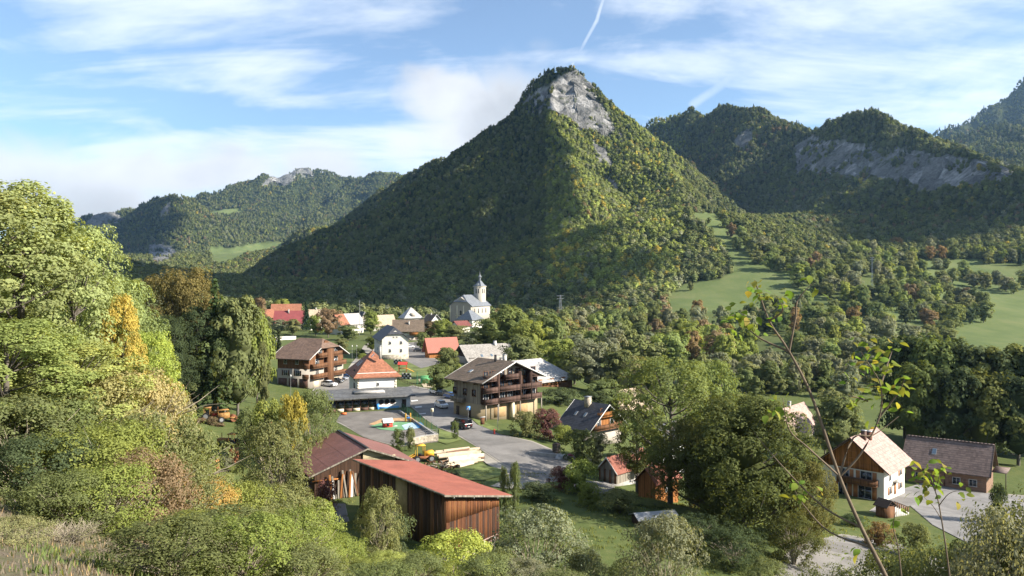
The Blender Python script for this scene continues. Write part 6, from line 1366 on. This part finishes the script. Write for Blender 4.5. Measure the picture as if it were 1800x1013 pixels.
def timber_crane():
    e = empty('timber_loader', at(745, 812), R(200), label='old yellow timber loader between barn and log pile', cat='loader')
    bx('chassis', (-1.6, -.8, .5), (1.8, .8, .95), RUST, e); bx('hood', (-1.6, -.6, .96), (-.1, .6, 1.7), YELLOWP, e)
    for x in (-.0, 1.3):
        for y in (-.7, .7): cyl('cab_post', (x, y, .95), (x, y, 2.7), .05, YELLOWP, e, 5)
    bx('cab_roof', (-.1, -.8, 2.7), (1.4, .8, 2.8), YELLOWP, e); bx('seat', (.4, -.3, .96), (.9, .3, 1.3), BLACKM, e)
    for x in (-1.1, 1.3):
        for y in (-.95, .95): wheel(e, x, y, .55, .35)
    for y in (-.5, .5): cyl('lift_arm', (1.5, y, 1.2), (3.2, y, .5), .09, YELLOWP, e, 5)
    slab('bucket', [[(3.1, -1.0, .9), (4.0, -1.0, .2), (4.0, 1.0, .2), (3.1, 1.0, .9)]], .35, YELLOWP, e)
timber_crane()
def old_machine(px, py, turn, label, kind):
    e = empty('old_machine', at(px, py, 60), R(turn), label=label, cat='machine')
    if kind == 'tractor':
        bx('hood', (-.2, -.5, .8), (2.0, .5, 1.6), RUSTY, e); bx('chassis', (-1.8, -.6, .5), (2.1, .6, .79), RUST, e)
        for x in (-1.4, -.3):
            for y in (-.6, .6): cyl('cab_post', (x, y, .8), (x, y, 2.4), .06, RUSTY, e, 5)
        bx('cab_roof', (-1.6, -.8, 2.4), (-.1, .8, 2.52), RUSTY, e); bx('engine', (.2, -.52, .85), (1.2, -.5, 1.3), RED, e); cyl('exhaust', (1.2, .2, 1.6), (1.2, .2, 2.6), .06, RUST, e, 6)
        wheel(e, -1.0, -.85, .75, .35); wheel(e, -1.0, .85, .75, .35); wheel(e, 1.5, -.75, .45, .25); wheel(e, 1.5, .75, .45, .25)
    elif kind == 'roller':
        bx('body', (-1.5, -.7, .8), (.8, .7, 1.9), RUSTY, e); bx('canopy', (-1.7, -.8, 2.5), (.6, .8, 2.62), RUSTY, e); cyl('drum', (1.6, -.8, .7), (1.6, .8, .7), .7, RUST, e, 16); bx('yoke', (.8, -.9, .7), (1.8, -.81, 1.0), RUSTY, e); bx('yoke', (.8, .81, .7), (1.8, .9, 1.0), RUSTY, e)
        for x in (-1.5, .4): cyl('canopy_post', (x, -.6, 1.9), (x, -.6, 2.5), .05, RUSTY, e, 5)
        wheel(e, -.9, -.8, .6, .3); wheel(e, -.9, .8, .6, .3)
    else:
        bx('frame', (-.8, -.8, .2), (.8, .8, .45), RUST, e); bx('box', (-.75, -.75, .46), (.75, .75, 1.2), RUST, e); bx('upper_box', (-.75, -.6, 1.35), (.75, .75, 2.3), simple('rust_orange', (.33, .13, .06), .85, .4, 2.5), e)
        for x in (-.7, .7): bx('upright', (x-.05, .7, .46), (x+.05, .8, 2.5), RUST, e)
old_machine(372, 738, 10, 'old yellow tractor-like machine among the weeds, farthest up the field', 'tractor'); old_machine(402, 788, 170, 'rusty yellow machine with hood in the middle of the field', 'tractor'); old_machine(458, 748, -20, 'yellow road roller overgrown at the right of the field', 'roller'); old_machine(376, 836, 15, 'rusty orange crate-shaped machine, nearest in the field', 'crate'); old_machine(411, 816, 15, 'narrow dark red rusty frame beside the crate-shaped machine', 'crate'); old_machine(396, 742, 30, 'low rusty machine half buried behind the tractor', 'roller')
# pallets and bench by the bend
e = empty('pallet_stack', at(978, 797), R(40), label='grey stack of pallets at the road bend', cat='pallets')
for k in range(6): bx('pallet', (-.6, -.5, k*.28), (.6, .5, k*.28+.14), WOODG, e); bx('blocks', (-.5, -.45, k*.28+.141), (.5, .45, k*.28+.279), BROWNP, e)
e = empty('tarped_heap', at(990, 808), R(30), label='tarp-covered heap with pale and wine-red sheets near the pallets', cat='heap')
for k, (x, r, m) in enumerate(((-.9, .8, METAL), (.3, .7, TRIM), (1.4, .7, simple('tarp_wine', (.2, .03, .04), .5, .2)))):
    bm = bmesh.new(); bmesh.ops.create_icosphere(bm, subdivisions=2, radius=r)
    for v in bm.verts: v.co += Vector((random.uniform(-.1, .1), random.uniform(-.1, .1), 0)); v.co.z = max(v.co.z*.9, -.1)
    me = bpy.data.meshes.new('sheet_cover'); bm.to_mesh(me); bm.free(); me.materials.append(m); o = link('sheet_cover', me, e); o.location = (x, 0, .1)
e = empty('boat_under_tarp', at(1150, 925), R(15), label='dark covered stack under the ash trees', cat='heap'); bx('stack', (-2.5, -1.2, 0), (2.5, 1.2, 1.2), WOODD, e); slab('cover', [[(-2.8, -1.5, 1.15), (2.8, -1.5, 1.15), (2.8, 0, 1.7), (-2.8, 0, 1.7)], [(-2.8, 0, 1.7), (2.8, 0, 1.7), (2.8, 1.5, 1.15), (-2.8, 1.5, 1.15)]], .08, METAL, e)
# pylons
def pylon(px, d, top, label, w=3.0):
    p = Vector(((px-CX)/F*d, d, 0)); p.z = hz(p.x, p.y); H = CZ-(top-HZ)/F*d-p.z; e = empty('power_pylon', p, R(20), label=label, cat='pylon')
    for sx in (-1, 1):
        for sy in (-1, 1): cyl('leg', (sx*w/2, sy*w/2, -1), (sx*.3, sy*.3, H), .12, METAL, e, 4)
    n = 8
    for k in range(n):
        z0, z1 = H*k/n, H*(k+1)/n; a, b = w/2+(.3-w/2)*z0/H, w/2+(.3-w/2)*z1/H
        for s in (-1, 1):
            cyl('brace', (-a*1, s*a, z0), (b, s*b, z1), .07, METAL, e, 4); cyl('brace', (s*a, -a, z0), (s*b, b, z1), .07, METAL, e, 4)
    for z in (H-.5, H-2.5): cyl('cross_arm', (-2.6, 0, z), (2.6, 0, z), .12, METAL, e, 4)
pylon(985, 560, 519, 'lattice power pylon rising from the wood right of the church'); pylon(1533, 760, 452, 'grey power pole in the meadow wood at right', 1.2)
e = empty('utility_pole', at(632, 590), 0, label='thin wooden pole behind the half-orange roof', cat='pole'); cyl('pole', (0, 0, -1), (0, 0, 19), .09, METAL, e, 6); cyl('cross_arm', (-.8, 0, 18.2), (.8, 0, 18.2), .06, METAL, e, 5)

# ------------------------------------------------------------------ saplings in the near right foreground
LEAF_NEAR = leaf_material('near_leaf', False, .5)
def leaf_shape():
    V = []; n = 7
    for i in range(n):
        t = i/(n-1); w = .5*math.sin(math.pi*t**.8)*.62; z = .10*math.sin(t*3.0)-.05*t
        V += [(t, -w, z+.10*w), (t, 0, z), (t, w, z+.10*w)]
    Q = [[i*3+j, i*3+j+1, i*3+j+4, i*3+j+3] for i in range(n-1) for j in range(2)]
    me = mesh_np('leaf', np.array(V), np.array(Q), LEAF_NEAR, True); set_tint(me, [.4]*len(Q)); return me
NEARLEAF = leaf_shape()
def sapling(name, label, lines, d0, leaves, base_r, tilt=0.0, lsize=.125, seed=1):
    g = random.Random(seed); root = P(*lines[0][0], d0); gz = hz(root.x, root.y); e = empty(name, (root.x, root.y, gz), 0, label=label, cat='sapling'); o = Vector((root.x, root.y, gz))
    def pt(px, py, k): return P(px, py, d0+k)-o
    for li, ln in enumerate(lines):
        pts = [pt(x, y, .25*math.sin(li*1.7)*(i/max(1, len(ln)-1))) for i, (x, y) in enumerate(ln)]
        if li == 0: pts = [Vector((pts[0].x*.9, pts[0].y+.05, -.2))]+pts
        # smooth the line
        q = []
        for i in range(len(pts)-1):
            p0, p1, p2, p3 = pts[max(i-1, 0)], pts[i], pts[i+1], pts[min(i+2, len(pts)-1)]
            for t in (0, .25, .5, .75): q.append(.5*((2*p1)+(p2-p0)*t+(2*p0-5*p1+4*p2-p3)*t*t+(3*p1-p0-3*p2+p3)*t*t*t))
        q.append(pts[-1]); r = base_r if li == 0 else base_r*.42
        V, Q = tube([tuple(v) for v in q], np.linspace(r, r*.22, len(q)), 7)
        link('stem' if li == 0 else 'branch', mesh_np('branch', V, Q, SAPBARK, True), e)
    for px, py, n in leaves:
        for k in range(int(n*1.8)):
            p = pt(px+g.uniform(-17, 17), py+g.uniform(-19, 19), g.uniform(-.12, .12)); l = link('leaf', NEARLEAF, e); l.location = p
            s = lsize*g.uniform(.65, 1.2); l.scale = (s, s, s); l.rotation_euler = (g.uniform(-.9, .9), g.uniform(-.2, 1.1), g.uniform(0, 6.28)); c = (.125, .175, .02) if g.random() < .82 else (.20, .18, .03); l.color = (*[q*g.uniform(.75, 1.15) for q in c], 1)
SAPBARK = simple('sapling_bark', (.115, .085, .055), .85, .35, 12.0)
sapling('sapling', 'tall thin sapling with few yellow-green leaves in the right foreground', [[(1650, 1215), (1560, 1020), (1515, 930), (1475, 837), (1428, 700), (1387, 618), (1352, 564), (1327, 493)], [(1387, 618), (1338, 596), (1305, 569), (1284, 550)], [(1387, 618), (1398, 560), (1401, 531), (1418, 508), (1434, 496)], [(1475, 837), (1420, 787), (1387, 755), (1376, 700)], [(1513, 927), (1447, 891), (1371, 815), (1325, 760)], [(1529, 962), (1458, 935), (1415, 891), (1398, 864)], [(1477, 837), (1513, 798), (1546, 733), (1548, 678), (1530, 645), (1513, 618)], [(1546, 733), (1568, 705), (1580, 690), (1590, 667)], [(1548, 678), (1560, 640), (1568, 618)], [(1475, 837), (1500, 770), (1535, 765), (1580, 732)], [(1352, 564), (1375, 548), (1372, 530)], [(1525, 705), (1510, 700), (1492, 695)]],
        6.5, [(1327, 498, 5), (1333, 520, 5), (1290, 552, 6), (1300, 570, 5), (1312, 560, 3), (1345, 535, 3), (1432, 500, 4), (1374, 540, 5), (1372, 525, 3), (1345, 570, 4), (1515, 612, 7), (1525, 630, 6), (1540, 650, 6), (1555, 640, 5), (1567, 618, 5), (1500, 655, 4), (1530, 690, 6), (1550, 690, 5), (1588, 672, 6), (1578, 690, 3), (1500, 697, 6), (1376, 705, 4), (1350, 712, 3), (1405, 862, 6), (1420, 872, 4), (1580, 730, 2), (1540, 748, 2), (1500, 980, 5)], .023, seed=3, lsize=.08)
sapling('sapling', 'short leafy sapling right of the tall one', [[(1690, 1210), (1670, 1020), (1655, 913), (1644, 864), (1622, 826)], [(1655, 913), (1640, 890), (1622, 872)], [(1644, 864), (1652, 835), (1660, 822)], [(1650, 890), (1668, 868), (1690, 862)]], 6.8, [(1622, 828, 7), (1632, 842, 7), (1648, 840, 6), (1620, 850, 5), (1660, 825, 3), (1640, 868, 4), (1622, 872, 2), (1690, 866, 4)], .011, seed=5, lsize=.078)
sapling('sapling', 'small leafless shoot left of the short sapling', [[(1600, 1190), (1585, 1020), (1578, 960), (1570, 925), (1575, 900)], [(1578, 960), (1560, 935)]], 7.0, [(1572, 905, 2)], .010, seed=6)
def near_bushes():
    for px, d, top, r, tone, lab in ((1785, 10.5, 905, .9, 'grey', 'small-leaved bush in the bottom right corner'), (1860, 11, 870, 1.0, 'green', 'bush cut by the right picture edge'), (1660, 12, 960, .9, 'olive', 'low bush at the bottom edge under the short sapling'), (1575, 13, 968, .9, 'green', 'low bush at the foot of the tall sapling'), (1735, 12, 955, .8, 'olive', 'dark low bush left of the corner bush'), (1480, 14, 1000, .8, 'olive', 'bush tip at the bottom edge left of the sapling')):
        p = P(px, 0, d); z = hz(p.x, d); H = CZ-(top-HZ)/F*d-z
        plant('shrub', px, tone, lab, d=d, H=H, r=max(r, .35*H))
near_bushes()

# ------------------------------------------------------------------ grass, dry herbs and brushwood on the near slope
def blades(name, label, n, region, hgt, tones, width=.012, seed=1, dmin=4.0, lean=.5, clump=0):
    g = np.random.default_rng(seed); x0, x1, y0, y1 = region
    if clump:
        cx, cy = g.uniform(x0, x1, clump), g.uniform(y0, y1, clump); k = g.integers(0, clump, n); x = cx[k]+g.normal(size=n)*.28; y = cy[k]+g.normal(size=n)*.28
    else: x, y = g.uniform(x0, x1, n), g.uniform(y0, y1, n)
    z = height(x, y); px, py = proj(x, np.maximum(y, .5), z); ok = (px > -150) & (px < 1950) & (py < 1150) & (np.hypot(x, y) > dmin); x, y, z = x[ok], y[ok], z[ok]; n = len(x)
    h = hgt*g.uniform(.35, 1.2, n); a = g.uniform(0, 6.283, n); ln = lean*g.uniform(.1, 1, n)*h; b = g.uniform(0, 6.283, n); dist = np.hypot(x, y); w = np.maximum(width, dist*.00045)*g.uniform(.7, 1.4, n)
    base = np.stack([x, y, z-.03], 1); u = np.stack([np.cos(b), np.sin(b), 0*b], 1)*w[:, None]; tip = base+np.stack([np.cos(a)*ln, np.sin(a)*ln, h], 1); mid = base+(tip-base)*.55+np.stack([0*a, 0*a, .12*h], 1)
    V = np.stack([base-u, base+u, mid+u*.7, tip, mid-u*.7], 1).reshape(-1, 3); i = np.arange(n)[:, None]*5
    me = mesh_np(name, V, np.concatenate([i+np.array([[0, 1, 2, 4]])], 0), None); me2 = bpy.data.meshes.new(name)
    bpy.data.meshes.remove(me)
    Q = np.concatenate([i+np.array([[0, 1, 2, 4]]), i+np.array([[4, 2, 3, 3]])[:, [0, 1, 2, 2]]])
    tri = np.concatenate([i+np.array([[0, 1, 2]]), i+np.array([[0, 2, 4]]), i+np.array([[4, 2, 3]])])
    me2 = mesh_np(name, V, tri, LEAF); set_tint(me2, np.tile(g.uniform(0, 1, n), 3))
    o = link(name, me2, label=label, kind='stuff'); o.color = (*tones, 1); return o
blades('dry_grass', 'dry straw-coloured grass on the near slope', 20000, (-22, -2, 5, 42), .20, (.16, .13, .095), .010, 1, clump=900)
blades('dry_grass', 'short dead grass covering the near slope', 36000, (-24, 6, 4, 40), .11, (.145, .115, .085), .010, 2)
blades('green_grass', 'green grass and ivy tufts on the near slope', 40000, (-24, 26, 6, 60), .20, (.09, .12, .035), .018, 3, clump=700)
blades('meadow_grass', 'rough grass on the meadow below the shed', 46000, (-62, 60, 62, 128), .30, (.11, .13, .04), .03, 4, clump=2600)
def brushwood():
    g = random.Random(12)
    for k, (px, py, n, s, lab) in enumerate(((60, 905, 26, 1.6, 'tangle of dead branches at the left edge of the near slope'), (125, 925, 22, 1.3, 'heap of pale dead twigs on the near slope'), (345, 800, 9, 2.2, 'fallen bare branches reaching into the machine field'), (285, 700, 9, 2.4, 'bare pale branches sticking up at the left bank'), (430, 985, 22, 1.8, 'pale bare twigs at the bottom left of the thicket'), (480, 935, 16, 2.0, 'pale bare twigs amid the lower thicket'))):
        if k in (2, 3): d = 40 if k == 2 else 46; p = P(px, py, d); h = hz(p.x, p.y); p.z = max(h, p.z-1.0)
        else: p = ground_hit(px, py)
        e = empty('dead_branches', p, 0, label=lab, cat='branches')
        for i in range(n):
            a = g.uniform(0, 6.28) if k not in (2, 3) else g.uniform(-.6, .9); l = s*g.uniform(.5, 1.2); up = g.uniform(.05, .5); v = Vector((math.cos(a), math.sin(a)*.7, up if k not in (2, 3) else g.uniform(.1, .9))); o = Vector((g.uniform(-.5, .5)*s, g.uniform(-.4, .4)*s, .05))
            pts = [o, o+v*l*.5+Vector((g.uniform(-.08, .08)*l, g.uniform(-.08, .08)*l, .04)), o+v*l+Vector((0, 0, g.uniform(-.15, .1)*l))]
            V, Q = tube([tuple(q) for q in pts], [.022*s**.5, .016*s**.5, .005], 5); link('branch', mesh_np('branch', V, Q, TWIG, True), e)
brushwood()
